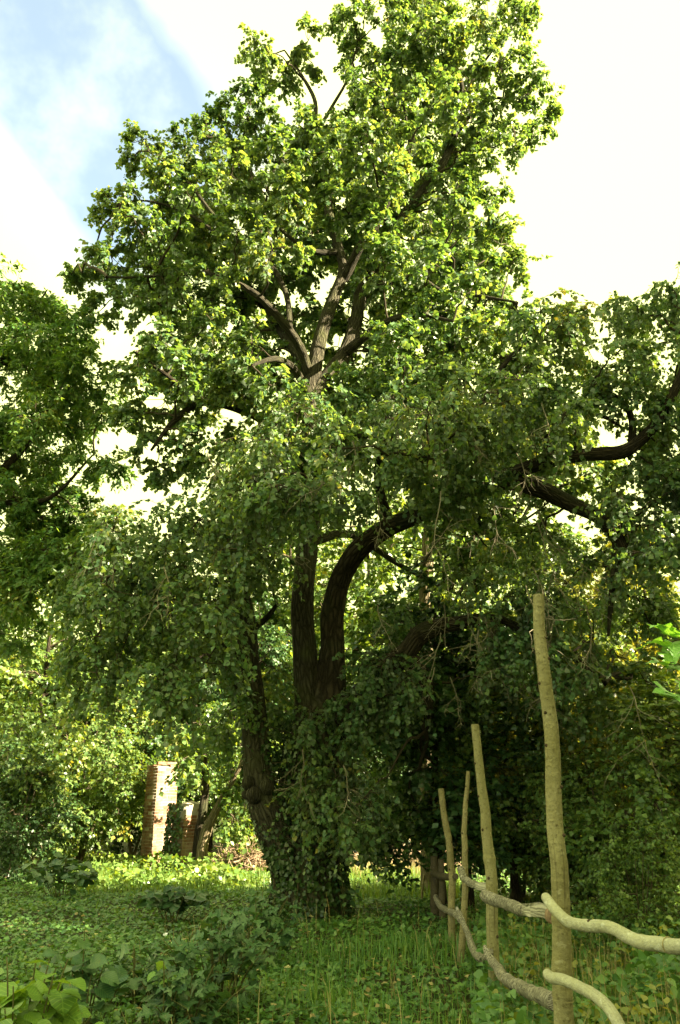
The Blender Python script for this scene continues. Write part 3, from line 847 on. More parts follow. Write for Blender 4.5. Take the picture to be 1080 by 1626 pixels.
    for px, py, r, Y in [(690, 775, 40, 10.5), (735, 750, 40, 10.4), (720, 800, 30, 10.6), (780, 745, 36, 10.3), (560, 790, 30, 10.8)]:
        C.append(px_clump(px, py, Y, r))
    # leafy shoots on and round the trunk
    for px, py, r, Y in [(478, 1195, 38, 11.7), (540, 1215, 44, 11.6), (520, 1275, 40, 11.5), (562, 1160, 36, 11.8), (575, 1270, 34, 11.5), (600, 1105, 40, 11.6), (500, 1130, 26, 11.7), (545, 1320, 24, 11.4), (490, 1245, 26, 11.6),
                         (440, 1060, 30, 12.6), (430, 1120, 36, 12.7), (370, 1120, 40, 12.2), (340, 1150, 36, 12.8), (360, 1010, 30, 11.9), (640, 980, 30, 12.4), (570, 1060, 28, 11.8), (620, 1170, 46, 13.2), (665, 1230, 46, 13.6), (610, 1260, 42, 13.4), (650, 1310, 40, 13.8), (700, 1150, 44, 13.6), (690, 1290, 36, 13.8), (600, 1330, 30, 13.2), (640, 1110, 40, 13.0), (845, 1010, 40, 10.9), (890, 1045, 40, 10.8), (800, 1040, 34, 11.0), (600, 1050, 32, 11.5), (575, 1110, 34, 11.6), (640, 1085, 30, 11.4), (840, 960, 40, 10.9), (930, 1080, 40, 10.8), (780, 1000, 24, 10.9)]:
        C.append(px_clump(px, py, Y, r))

    twig, crown = MB(), MB()

    def bough(B, R):
        mb = MB(); tube(mb, B, R, 5, cap=False)
        mb.build('branch', M['twig'], root, uv=False)

    foliage(RS, C[:UPPER], nodes, bough, twig, crown, dens=46, sprays=7, nleaf=14, leaf=0.082, spread=0.30, droop=0.45, spray_len=(0.12, 0.36), tmpl=None, shell=0.5)
    foliage(RS, C[UPPER:], nodes, bough, twig, crown, dens=32, sprays=6, nleaf=19, leaf=0.068, spread=0.30, droop=0.95, spray_len=(0.25, 0.62), tmpl=None)
    t = twig.build('twigs', M['twig'], root, uv=False); tag(t, kind='stuff')
    c = crown.build('crown', M['linden'], root, smooth=False, uv=False); tag(c, kind='stuff')
    print('linden clumps', len(C), 'leaves', crown.n // 6)
    # burl on the left stem
    mb = MB()
    for px, py, r in ((394, 1243, 0.10), (404, 1262, 0.13), (424, 1250, 0.12), (392, 1262, 0.07)):
        p = at(px, py, 12.12)
        th = np.linspace(0, np.pi, 9)
        tube(mb, p + np.stack([np.zeros(9), np.zeros(9), -np.cos(th) * r], 1), np.maximum(np.sin(th) * r, 0.002), 10, rough=0.09, seed=int(px), cap=False)
    mb.build('burl', M['bark'], root)
    # bare hanging twigs
    rr = random.Random(5)
    mb = MB()

    def sprig(p, d, ln, r, lev):
        pts = [np.array(p)]
        d = np.array(d, float)
        for k in range(5):
            d = nrm(d + np.array([rr.gauss(0, .22), rr.gauss(0, .22), rr.gauss(-0.06, .16)]))
            pts.append(pts[-1] + d * ln / 5)
        tube(mb, np.array(pts), np.linspace(r, r * 0.45, 6), 4, cap=False)
        if lev > 0:
            for k in range(rr.randint(3, 5)):
                q = pts[rr.randint(1, 5)]
                sprig(q, nrm(d + np.array([rr.gauss(0, .8), rr.gauss(0, .6), rr.gauss(-0.1, .5)])), ln * rr.uniform(0.45, 0.75), r * 0.6, lev - 1)

    for px, py, Y, ln in [(700, 1005, 11.5, 0.8), (690, 1060, 11.4, 0.5), (715, 1075, 11.4, 0.45), (740, 960, 11.0, 0.7), (770, 980, 11.0, 0.6), (845, 1030, 10.8, 0.8), (870, 1050, 10.8, 0.6), (820, 1060, 11.0, 0.6),
                          (545, 1215, 11.2, 0.5), (850, 800, 10.4, 1.1), (853, 830, 10.4, 1.2), (846, 900, 10.4, 0.9), (930, 960, 10.3, 0.8), (1000, 1090, 10.2, 0.7), (180, 900, 10.0, 0.6), (150, 860, 10.0, 0.6),
                          (480, 1190, 11.3, 0.5), (600, 960, 11.4, 0.5), (640, 640, 9.0, 0.5), (560, 700, 8.8, 0.5), (740, 680, 9.0, 0.5), (330, 720, 10.0, 0.5), (700, 780, 9.2, 0.7), (780, 790, 10.2, 0.7), (430, 760, 9.4, 0.6), (520, 740, 8.9, 0.6), (600, 790, 9.2, 0.5), (705, 960, 11.3, 0.7), (760, 1000, 11.0, 0.7), (835, 930, 10.3, 0.8), (860, 930, 10.3, 0.8), (860, 640, 9.4, 0.6), (820, 720, 9.6, 0.6), (260, 900, 9.6, 0.6), (400, 850, 9.8, 0.6), (680, 690, 8.9, 0.5)]:
        sprig(at(px, py, Y), (0.1, -0.1, -1), ln, 0.009, 2)
    o = mb.build('dead_twigs', M['dead_twig'], root, uv=False); tag(o, 'bare pale twigs hanging below the limbs', kind='stuff')
    return root


make_linden()


def make_ivy(name, label, center_fn, n, seed, size=0.06):
    """climbing ivy: thin stems pressed to the bark and leaves standing off it"""
    rs = np.random.RandomState(seed)
    root = empty(name, center_fn(0, 0)[0], label, 'ivy')
    lv, st = MB(), MB()
    P, A, Nn = [], [], []
    off = np.array(root.location)
    for i in range(n):
        t = rs.rand() ** 1.25
        th = rs.uniform(0, 2 * math.pi)
        p, nn = center_fn(t, th)
        P.append(p + nn * rs.uniform(0.0, 0.07) - off)
        A.append(np.array([0, 0, -0.75]) + rs.normal(0, 0.5, 3) + 0.25 * nn)
        Nn.append(nn + rs.normal(0, 0.35, 3) + np.array([0, 0, 0.35]))
    leaves(lv, np.array(P), np.array(A), np.array(Nn), size * rs.uniform(0.6, 1.3, n), LEAF6)
    for k in range(26):
        th = rs.uniform(0, 6.28); pts = []
        top = rs.uniform(0.4, 1.0)
        for t in np.linspace(0, top, 14):
            p, nn = center_fn(t, th); th += rs.normal(0, 0.12)
            pts.append(p + nn * 0.012 - off)
        tube(st, np.array(pts), np.linspace(0.014, 0.005, 14), 5)
    o = lv.build('leaves', M['ivy_leaf'], root, smooth=False, uv=False); tag(o, kind='stuff')
    o = st.build('stem', M['twig'], root, uv=False); tag(o, kind='stuff')
    return root


def trunk_surface(t, th):
    # follows the flared base of the linden
    y = 1470 - t * 330
    rad = np.interp(t, [0, 0.1, 0.3, 1.0], [0.57, 0.49, 0.45, 0.42])
    c = at(491 + 12 * t, y, 12.5)
    d = np.array([math.cos(th), math.sin(th), 0])
    if t > 0 and math.sin(th * 37.0) > 0.55:      # part of it climbs the left stem
        u = t * 0.8
        c = at(470 - 52 * u / 0.45 if u < 0.45 else 418, 1405 - 330 * u, 12.4); rad = 0.235
    c = c + d * rad * 1.04
    if t == 0 and th == 0:
        c = np.array([BASE[0], 12.5, 0.0])
    return c, d


make_ivy('ivy', 'dark ivy wrapped round the base of the big linden trunk', trunk_surface, 9500, 3, 0.058)

# ------------------------------------------------------------------ ash tree at the left edge


def make_ash():
    rs = np.random.RandomState(21)
    bx = at(-95, 1400, 14.0)
    root = empty('ash_tree', (0, 0, 0), 'fresh green ash tree with feathery leaves at the left edge of the photo', 'tree')
    nodes = []

    def limb(name, rows, n, seg):
        P, R = px_path(rows, n); mb = MB(); tube(mb, P, R, seg, rough=0.03, flute=0.04, seed=n)
        mb.build(name, M['bark_dark'], root); nodes.extend(P[n // 4:])

    limb('trunk', [(-112, 1462, 14, 0.34), (-110, 1400, 14, 0.27), (-100, 1200, 14, 0.23), (-85, 1000, 14, 0.20), (-60, 800, 14, 0.16), (-40, 620, 14, 0.10), (-20, 450, 14, 0.03)], 50, 16)
    limb('limb', [(-80, 960, 14, 0.13), (-30, 925, 13.8, 0.09), (20, 903, 13.7, 0.075), (60, 880, 13.6, 0.06), (110, 868, 13.5, 0.045), (165, 872, 13.4, 0.02)], 40, 10)
    limb('limb', [(-60, 800, 14, 0.10), (20, 730, 13.8, 0.07), (60, 680, 13.7, 0.055), (100, 600, 13.6, 0.035), (120, 530, 13.5, 0.015)], 36, 8)
    limb('limb', [(-45, 660, 14, 0.08), (10, 560, 13.8, 0.05), (50, 500, 13.7, 0.03), (75, 460, 13.6, 0.014)], 30, 8)
    limb('limb', [(-65, 850, 14, 0.08), (10, 800, 13.6, 0.06), (80, 790, 13.3, 0.04), (150, 720, 13.1, 0.015)], 30, 8)
    C = []
    for px, py, r in [(5, 450, 26), (20, 490, 34), (75, 478, 28), (60, 530, 44), (118, 520, 34), (150, 585, 34), (100, 615, 50), (30, 590, 50), (165, 640, 24), (110, 690, 34), (60, 660, 44), (20, 700, 50),
                      (175, 740, 20), (140, 735, 22), (20, 790, 44), (95, 770, 28), (60, 830, 44), (20, 860, 40), (110, 830, 32), (150, 850, 24), (20, 940, 34), (80, 915, 40), (140, 905, 34), (170, 880, 24), (120, 950, 34), (30, 1010, 30), (25, 885, 34), (70, 880, 30), (110, 885, 30), (40, 920, 34), (145, 890, 24), (-60, 560, 55), (-50, 700, 60), (-60, 850, 60), (-40, 480, 45)]:
        C.append(px_clump(px, py, 13.4 + rs.uniform(-0.8, 1.0), r * 1.22))
    C += fill_poly(rs, [(-10, 470), (80, 490), (150, 570), (170, 650), (110, 720), (90, 760), (150, 830), (160, 900), (100, 960), (-10, 980)], 66, lambda r, x, y: 14.2 + r.uniform(-0.9, 0.9), (38, 52))
    twig, crown = MB(), MB()

    def bough(B, R):
        mb = MB(); tube(mb, B, R, 5, cap=False); mb.build('branch', M['twig'], root, uv=False)

    foliage(rs, C, nodes, bough, twig, crown, dens=36, sprays=8, nleaf=16, leaf=0.10, spread=0.30, droop=0.4, tmpl=LEAFLET, spray_len=(0.2, 0.42))
    o = twig.build('twigs', M['twig'], root, uv=False); tag(o, kind='stuff')
    o = crown.build('crown', M['ash'], root, smooth=False, uv=False); tag(o, kind='stuff')


make_ash()

# ------------------------------------------------------------------ woodland trees and bushes (three kinds, then copies)


def copy_tree(src, loc, rz, sc, label, mats=None, group=None, name=None):
    r = src.copy(); COL.objects.link(r)
    if name: r.name = name
    r.location = loc; r.rotation_euler = (0, 0, rz); r.scale = (sc[0], sc[0], sc[1]) if isinstance(sc, tuple) else (sc,) * 3
    r['label'] = label
    if group: r['group'] = group
    for ch in list(src.children):
        c = ch.copy(); COL.objects.link(c); c.parent = r
        if mats and ch.name.split('.')[0] == 'crown':
            c.material_slots[0].link = 'OBJECT'
            c.material_slots[0].material = mats
    return r


def proto_tree(name, seed, height, crown_r, crown_base, mat, label, cat, nclump=34, leaf=0.12, dens=11, trunk_r=0.16, multi=1, group=None):
    rs = np.random.RandomState(seed)
    root = empty(name, (0, 0, 0), label, cat, group)
    nodes = []
    for s in range(multi):
        a = rs.uniform(0, 6.28); lean = 0.0 if multi == 1 else rs.uniform(0.15, 0.45)
        h = height * rs.uniform(0.75, 0.92)
        rows = []
        for t in np.linspace(0, 1, 6):
            rows.append([math.cos(a) * lean * h * t * 0.6 + rs.normal(0, 0.04 * t * h * 0.2), math.sin(a) * lean * h * t * 0.6 + rs.normal(0, 0.04 * t * h * 0.2), h * t - 0.05,
                         trunk_r / math.sqrt(multi) * (1.25 if t == 0 else 1) * (1 - 0.85 * t)])
        S = smooth_path(np.array(rows), 24)
        mb = MB(); tube(mb, S[:, :3], np.maximum(S[:, 3], 0.01), 10, rough=0.04, flute=0.05, seed=seed + s)
        mb.build('trunk' if multi == 1 else 'stem', M['bark_dark'] if multi == 1 else M['bark_pale'], root)
        nodes.extend(S[6:, :3])
    C = []
    for k in range(nclump):
        z = rs.uniform(0, 1)
        prof = math.sin(math.pi * (0.12 + 0.83 * z)) ** 0.7
        a = rs.uniform(0, 6.28); q = math.sqrt(rs.uniform(0.15, 1)) * crown_r * prof
        C.append((math.cos(a) * q, math.sin(a) * q, crown_base + z * (height - crown_base), crown_r * rs.uniform(0.26, 0.42)))
    twig, crown, br = MB(), MB(), MB()
    foliage(rs, C, nodes, lambda B, R: tube(br, B, R, 5, cap=False), twig, crown, dens=dens, sprays=5, nleaf=12, leaf=leaf, spread=0.4, droop=0.4, tmpl=LEAF4, zmin=0.1)
    o = br.build('branches', M['twig'], root, uv=False); tag(o, kind='stuff')
    o = twig.build('twigs', M['twig'], root, uv=False); tag(o, kind='stuff')
    o = crown.build('crown', mat, root, smooth=False, uv=False); tag(o, kind='stuff')
    print(name, 'leaves', crown.n // 4)
    return root


def X(px, Y, py=1330):
    return at(px, py, Y)[0]


G1 = 'woodland trees behind the old linden'
tall = proto_tree('broadleaf_tree', 31, 10.5, 3.3, 2.2, M['wood_leaf'], 'sunlit leafy tree behind the bushes at the far left, tallest of the background row', 'tree', nclump=40, dens=9, leaf=0.15, group=G1)
tall.location = (X(40, 27), 27, 0)
slim = proto_tree('slender_tree', 32, 8.5, 2.0, 1.2, M['wood_leaf'], 'slender green tree behind the two ruined brick pillars', 'tree', nclump=30, dens=15, leaf=0.13, trunk_r=0.12, group=G1)
slim.location = (X(235, 27.5), 27.5, 0)
bush = proto_tree('bush', 33, 3.6, 1.7, 0.5, M['wood_leaf'], 'sunlit bush with bare pale stems at the left edge of the clearing', 'bush', nclump=26, dens=20, leaf=0.10, trunk_r=0.09, multi=7, group='bushes round the clearing')
bush.location = (X(60, 20.5), 20.5, 0)

for px, Y, rz, sc, label, mats, src in [
    (150, 31, 1.0, 0.95, 'leafy tree filling the gap left of the brick pillars, well behind the bushes', None, tall),
    (330, 31, 2.2, 1.0, 'shaded tree behind the leaning forked trunk beside the pillars', None, tall),
    (450, 33, 3.1, 1.4, 'leafy tree directly behind the big linden trunk', M['wood_leaf'], tall),
    (590, 30, 4.0, 1.3, 'bright tree seen beneath the curving limb of the linden', None, tall),
    (700, 34, 5.0, 1.35, 'tall leafy tree behind the thin fence poles', None, tall),
    (830, 28, 0.5, 0.8, 'sunlit yellow tree behind the tall fence post', M['yellow_leaf'], tall),
    (950, 31, 1.7, 1.0, 'green tree behind the sunlit yellow shrubs on the right', None, tall),
    (1075, 24, 2.7, 0.95, 'bright yellow-green sunlit tree at the right edge of the photo', M['yellow_leaf'], tall),
    (-60, 36, 0.3, 1.2, 'distant tall tree beyond the left edge of the clearing', None, tall),
    (250, 42, 1.3, 1.2, 'distant tall tree far behind the brick pillars', None, tall),
    (520, 45, 2.3, 1.25, 'distant tall tree far behind the linden', None, tall),
    (800, 43, 3.3, 1.2, 'distant tall tree far behind the fence', None, tall),
    (1020, 42, 4.3, 1.25, 'distant tall tree far behind the right-hand shrubs', None, tall),
]:
    copy_tree(src, (X(px, Y), Y, 0), rz, sc, label, mats, G1)
for px, Y, rz, sc, label, mats in [
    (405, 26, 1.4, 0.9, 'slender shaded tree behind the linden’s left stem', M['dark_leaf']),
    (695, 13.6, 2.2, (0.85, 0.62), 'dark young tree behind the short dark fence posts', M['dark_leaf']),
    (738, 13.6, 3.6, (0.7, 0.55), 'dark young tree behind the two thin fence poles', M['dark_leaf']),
    (812, 13.8, 5.1, (0.6, 0.5), 'green young tree left of the tall fence post', M['wood_leaf']),
    (1085, 11.9, 0.4, (0.85, 0.40), 'dense green tree at the right behind the pale rails', M['wood_leaf']),
]:
    copy_tree(slim, (X(px, Y), Y, 0), rz, sc, label, mats, G1)
G2 = 'bushes round the clearing'
for px, Y, rz, sc, label, mats in [
    (120, 22.0, 2.0, 0.95, 'sunlit bush with a fan of bare stems left of the brick pillars', None),
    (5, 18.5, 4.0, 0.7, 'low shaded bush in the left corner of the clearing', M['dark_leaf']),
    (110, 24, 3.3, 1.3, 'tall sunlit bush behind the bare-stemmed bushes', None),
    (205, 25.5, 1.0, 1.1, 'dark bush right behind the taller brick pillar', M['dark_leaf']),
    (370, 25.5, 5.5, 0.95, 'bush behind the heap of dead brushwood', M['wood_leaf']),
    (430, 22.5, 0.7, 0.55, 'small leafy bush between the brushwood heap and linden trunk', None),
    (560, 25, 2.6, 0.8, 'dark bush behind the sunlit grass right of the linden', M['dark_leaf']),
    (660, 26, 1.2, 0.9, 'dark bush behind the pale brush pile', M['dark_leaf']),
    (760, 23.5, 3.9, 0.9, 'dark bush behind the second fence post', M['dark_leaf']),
    (885, 14.3, 0.2, 0.9, 'sunlit yellow bush behind the tall fence post', M['yellow_leaf']),
    (955, 14.5, 2.4, 1.0, 'sunlit yellow bush right of the tall fence post', M['yellow_leaf']),
    (830, 14.5, 4.4, 0.55, 'low green bush between second fence post and tall post', M['wood_leaf']),
    (935, 12.2, 5.6, 0.55, 'green bush behind the upper pale rail', M['wood_leaf']),
    (1040, 11.2, 1.1, 0.66, 'green bush at the right edge behind the rails', M['wood_leaf']),
    (1010, 9.2, 2.9, 0.34, 'low leafy bush beneath the pale rails at the right', M['wood_leaf']),
]:
    copy_tree(bush, (X(px, Y, 1420), Y, 0), rz, sc, label, mats, G2)
# the trees along the lane on the right, whose shade lies over the clearing
G3 = 'tall trees along the lane right of the clearing'
for x, y, rz, sc, label in [(13.0, 5.5, 0.3, 1.45, 'tall lane tree level with the fence, out to the right'),
                            (14.5, 0.5, 2.1, 1.55, 'tall lane tree beside the photographer on the right'),
                            (13.0, -5.0, 3.7, 1.5, 'tall lane tree behind the photographer on the right'),
                            (18.5, 3.0, 4.4, 1.6, 'tall lane tree in the second row on the right'),
                            (8.5, -7.0, 5.2, 1.4, 'tall lane tree straight behind the photographer'),
                            (9.5, 3.0, 5.9, 1.05, 'smaller lane tree nearest the fence on the right'),
                            (13.5, 8.2, 1.2, 1.2, 'lane tree farthest along the row on the right')]:
    copy_tree(tall, (x, y, 0), rz, sc, label, None, G3)

# slim pale-trunked tree behind the linden
def make_pale_tree():
    root = empty('slim_tree', (0, 0, 0), 'slim pale-lit trunk rising behind the linden’s curving limb', 'tree')
    P, R = px_path([(684, 1425, 16.5, 0.20), (682, 1300, 16.5, 0.17), (678, 1150, 16.5, 0.16), (676, 1000, 16.5, 0.15), (678, 900, 16.5, 0.145), (684, 820, 16.5, 0.13), (690, 740, 16.5, 0.10), (700, 640, 16.5, 0.05)], 50)
    mb = MB(); tube(mb, P, R, 16, rough=0.03, flute=0.03, seed=4)
    mb.build('trunk', M['bark_pale'], root)  # light on the trunk put into its pale bark colour
    rs = np.random.RandomState(8)
    C = [px_clump(a, b, 16.5 + rs.uniform(-1, 1), r) for a, b, r in [(700, 640, 45), (650, 700, 45), (740, 720, 45), (620, 900, 34), (740, 880, 36), (600, 960, 30), (720, 940, 34), (640, 800, 40), (770, 800, 40), (580, 870, 26)]]
    twig, crown, br = MB(), MB(), MB()
    foliage(rs, C, P[25:], lambda B, R: tube(br, B, R, 5, cap=False), twig, crown, dens=16, sprays=5, nleaf=12, leaf=0.12, spread=0.4, tmpl=LEAF4)
    tag(br.build('branches', M['twig'], root, uv=False), kind='stuff')
    tag(twig.build('twigs', M['twig'], root, uv=False), kind='stuff')
    tag(crown.build('crown', M['wood_leaf'], root, smooth=False, uv=False), kind='stuff')


make_pale_tree()


def make_leaning_tree():
    root = empty('forked_tree', (0, 0, 0), 'small forked tree with leaning sunlit trunk beside the second brick pillar', 'tree')
    P, R = px_path([(318, 1415, 20.5, 0.19), (319, 1395, 20.5, 0.15), (321, 1355, 20.5, 0.13), (328, 1320, 20.5, 0.125), (338, 1298, 20.4, 0.10), (352, 1270, 20.3, 0.08), (380, 1220, 20.2, 0.05), (400, 1160, 20.0, 0.02)], 40)
    mb = MB(); tube(mb, P, R, 14, rough=0.04, flute=0.07, seed=14); mb.build('trunk', M['bark_pale'], root)
    P2, R2 = px_path([(312, 1412, 20.6, 0.16), (312, 1380, 20.6, 0.13), (316, 1330, 20.7, 0.115), (322, 1290, 20.8, 0.10), (326, 1240, 20.9, 0.09), (322, 1180, 21, 0.06), (310, 1110, 21, 0.02)], 40)
    mb = MB(); tube(mb, P2, R2, 14, rough=0.04, flute=0.07, seed=15); mb.build('trunk', M['bark_dark'], root)
    rs = np.random.RandomState(9)
    C = [px_clump(a, b, 20.6 + rs.uniform(-0.8, 1), r) for a, b, r in [(290, 1205, 20), (296, 1165, 26), (330, 1190, 34), (370, 1230, 30), (300, 1150, 34), (350, 1130, 34), (400, 1170, 32), (390, 1270, 22), (375, 1300, 22), (400, 1340, 24)]]
    twig, crown, br = MB(), MB(), MB()
    foliage(rs, C, np.vstack([P[20:], P2[20:]]), lambda B, R: tube(br, B, R, 5, cap=False), twig, crown, dens=24, sprays=5, nleaf=12, leaf=0.12, spread=0.35, tmpl=LEAF4)
    tag(br.build('branches', M['twig'], root, uv=False), kind='stuff')
    tag(twig.build('twigs', M['twig'], root, uv=False), kind='stuff')
    tag(crown.build('crown', M['wood_leaf'], root, smooth=False, uv=False), kind='stuff')


make_leaning_tree()

# ------------------------------------------------------------------ ruined brick pillars


def brick_mesh(seed):
    rs = np.random.RandomState(seed)
    lx, ly, lz, c = 0.1215, 0.0575, 0.0345, 0.004
    # chamfered block: 8 corners, each with three inset points
    v, f = [], []
    pts = []
    for sx in (-1, 1):
        for sy in (-1, 1):
            for sz in (-1, 1):
                j = rs.uniform(-0.003, 0.003, 3)
                k = c * rs.uniform(0.6, 2.4)
                pts += [(sx * (lx - k) + j[0], sy * (ly - k) + j[1], sz * lz), (sx * (lx - k) + j[0], sy * ly, sz * (lz - k) + j[2]), (sx * lx, sy * (ly - k) + j[1], sz * (lz - k) + j[2])]
    import bmesh
    bm = bmesh.new()
    for p in pts: bm.verts.new(p)
    bmesh.ops.convex_hull(bm, input=bm.verts[:])
    me = bpy.data.meshes.new('brick')
    bm.to_mesh(me); bm.free()
    me.materials.append(M['brick'])
    return me


BRICKS = [brick_mesh(s) for s in range(4)]


def make_pillar(px, py, rz, courses, label, seed, side=0.61, skip=3):
    g = at(px, py, 1.0)
    d = ray(px, py); Y = d[1] * (-EYE[2] / d[2])
    p = at(px, py, Y)
    root = empty('brick_pillar', (p[0], p[1], 0), label, 'pillar', 'ruined brick pillars in the clearing', rz)
    rs = np.random.RandomState(seed)
    h = 0.077
    s = side / 2
    # mortar core, jagged at the top
    mb = MB()
    n = 7
    core_h = h * (courses - 1.6)
    q = s - 0.007
    v = [(-q, -q, -.1), (q, -q, -.1), (q, q, -.1), (-q, q, -.1), (-q, -q, core_h), (q, -q, core_h - 0.03), (q, q, core_h + .02), (-q, q, core_h - .05), (0.02, -0.03, core_h + 0.07)]
    f = [(0, 1, 5), (0, 5, 4), (1, 2, 6), (1, 6, 5), (2, 3, 7), (2, 7, 6), (3, 0, 4), (3, 4, 7), (4, 5, 8), (5, 6, 8), (6, 7, 8), (7, 4, 8)]
    mb.add(v, f)
    mb.build('mortar_core', M['mortar'], root, smooth=False, uv=False)
    for c in range(courses):
        z = h * (c + 0.5)
        for k in range(4):
            a = k * math.pi / 2
            for j in range(2):
                if c > courses - 1 - skip and rs.rand() < 0.30 * (c - (courses - 1 - skip)):
                    continue
                along = -s + 0.124 + j * 0.247 + (0.0 if c % 2 else 0.115)
                o = bpy.data.objects.new('brick', BRICKS[rs.randint(4)])
                COL.objects.link(o); o.parent = root
                off = s - 0.0575 + rs.normal(0, 0.004)
                o.location = (math.cos(a) * along - math.sin(a) * -off * 1.0, math.sin(a) * along + math.cos(a) * -off, z + rs.normal(0, 0.001))
                o.rotation_euler = (rs.normal(0, .012), rs.normal(0, .012), a + rs.normal(0, 0.012) + (math.pi if rs.rand() < .5 else 0))
    return root, p


p1, loc1 = make_pillar(247, 1380, math.radians(40), 34, 'taller ruined brick pillar with pale lime-washed sunlit face', 1)
p2, loc2 = make_pillar(295, 1386, math.radians(38), 22, 'shorter ruined brick pillar half covered in ivy', 2, skip=5)


def pillar_ivy(t, th):
    c = np.array([loc2[0] - 0.10, loc2[1] - 0.15, 0.0])
    d = np.array([math.cos(th), math.sin(th), 0])
    if t == 0 and th == 0:
        return c, d
    # the left half only
    th2 = math.radians(105) + (th - math.pi) * 0.52 + math.radians(75)
    d = np.array([math.cos(th2), math.sin(th2), 0])
    return c + np.array([0, 0, 1.6 * t]) + d * (0.42 - 0.1 * t), d


make_ivy('ivy', 'sunlit ivy climbing the left side of the shorter brick pillar', pillar_ivy, 1100, 6, 0.08)

# ------------------------------------------------------------------ brush heaps


def make_brush(name, label, px, Y, w, d, h, n, seed, mat='brush', cat='brush pile'):
    rs = np.random.RandomState(seed)
    root = empty(name, (X(px, Y, 1390), Y, 0), label, cat, 'heaps of dead brushwood')
    mb = MB()
    P = np.zeros((n, 6, 3))
    c = np.stack([rs.normal(0, w * 0.4, n), rs.normal(0, d * 0.4, n)], 1)
    hh = h * np.exp(-(c[:, 0] / w) ** 2 * 1.2) * rs.uniform(0.05, 1, n)
    a = rs.uniform(0, 6.28, n); el = rs.normal(0.15, 0.35, n)
    D = np.stack([np.cos(a) * np.cos(el), np.sin(a) * np.cos(el), np.sin(el)], 1)
    L = rs.uniform(0.4, 1.3, n)
    cur = nrm(rs.normal(0, 1, (n, 3))) * 0.25
    for k, t in enumerate(np.linspace(-0.5, 0.5, 6)):
        P[:, k] = np.stack([c[:, 0], c[:, 1], hh], 1) + D * (L * t)[:, None] + cur * (t * t * 4 - 0.3)[..., None] * L[:, None]
    P[..., 2] = np.maximum(P[..., 2], 0.02)
    tubes3(mb, P, np.linspace(1, 0.4, 6)[None] * rs.uniform(0.004, 0.012, (n, 1)))
    tag(mb.build('sticks', M[mat], root, uv=False), kind='stuff')
    return root


make_brush('brush_pile', 'sunlit heap of dead brushwood between forked tree and linden trunk', 392, 20.6, 0.7, 0.6, 0.62, 520, 11)
make_brush('brush_pile', 'pale heap of dead sticks behind the thin fence poles', 690, 20.5, 0.9, 0.7, 0.55, 450, 12)
make_brush('brush_pile', 'low heap of dry stalks at the back of the sunlit grass', 600, 20.8, 0.9, 0.5, 0.5, 380, 13)

# ------------------------------------------------------------------ rustic fence
fence = empty('rustic_fence', (X(780, 7.6, 1600), 7.6, 0), 'rustic fence of crooked debarked poles with wavy rails', 'fence')
FO = np.array(fence.location)


def pole(name, rows, n, seg, mat, label=None, parent=fence, rough=0.02, flat=None, seed=1):
    P, R = px_path(rows, n * 3)
    rs = np.random.RandomState(seed + 100)
    ln = np.concatenate([[0], np.cumsum(np.linalg.norm(np.diff(P, axis=0), axis=1))])
    for c in rs.uniform(0, ln[-1], int(ln[-1] / 0.10)):
        R = R * (1 + rs.uniform(-0.03, 0.075) * np.exp(-((ln - c) / rs.uniform(0.010, 0.022)) ** 2))
    P = P + np.stack([np.interp(ln, np.linspace(0, ln[-1], 14), rs.normal(0, 0.0035, 14)) for _ in range(3)], 1)
    mb = MB(); tube(mb, P - FO, R, seg, rough=rough, seed=seed)
    o = mb.build(name, M[mat], parent)
    if label: o['label'] = label
    return o, P, R


def knots(parent, P, R, idx, seed, s=0.35, mat='knot'):
    rs = np.random.RandomState(seed)
    for i in idx:
        i = int(np.clip(i * 3, 1, len(P) - 2))
        t = nrm(P[i + 1] - P[i - 1])
        side = nrm(np.cross(t, np.array([0, 1.0, 0])) * rs.choice([-1, 1]) + np.array([0, -rs.uniform(0.1, 1.2), 0]))
        b = P[i] + side * R[i] * 0.75
        mb = MB()
        tube(mb, np.array([b, b + side * R[i] * 0.33 + t * R[i] * 0.1, b + side * R[i] * 0.45 + t * R[i] * 0.15]) - FO, np.array([R[i] * s, R[i] * s * 0.8, R[i] * s * 0.5]), 7, rough=0.1, seed=i)
        mb.build('knot', M[mat], parent)


Yp = 4.75
o, P, R = pole('post', [(895, 1700, Yp, 0.052), (894, 1640, Yp, 0.051), (893, 1560, Yp, 0.050), (892, 1500, Yp, 0.050), (890, 1430, Yp, 0.048), (884, 1350, Yp, 0.046), (880, 1280, Yp, 0.045), (877, 1200, Yp, 0.043),
                        (873, 1140, Yp, 0.041), (865, 1085, Yp, 0.039), (859, 1040, Yp, 0.037), (857, 1000, Yp, 0.035), (856, 944, Yp, 0.033)], 90, 18, 'post', 'tallest and nearest post, olive bark, cut flat on top')
knots(o, P, R, [24, 40, 49, 57, 64, 70, 75, 80], 2, 0.28)
mb = MB()
for dz in (0, 0.016):
    th = np.linspace(0, 2 * np.pi, 20)
    c = at(894, 1588, Yp)
    tube(mb, np.stack([c[0] + 0.054 * np.cos(th), c[1] + 0.054 * np.sin(th), c[2] + dz + 0.004 * np.sin(th * 2)], 1) - FO, np.full(20, 0.0016), 5)
mb.build('wire', M['wire'], fence, uv=False)
Yp = 7.55
o, P, R = pole('post', [(790, 1640, Yp, 0.055), (787, 1590, Yp, 0.053), (785, 1540, Yp, 0.051), (783, 1470, Yp, 0.050), (782, 1420, Yp, 0.050), (779, 1370, Yp, 0.050), (772, 1310, Yp, 0.046), (765, 1250, Yp, 0.042), (759, 1200, Yp, 0.039), (755, 1151, Yp, 0.036)], 70, 16, 'post', 'second post, kinked in the middle, cut flat on top', seed=5)
knots(o, P, R, [20, 33, 44, 52, 60], 4, 0.3)
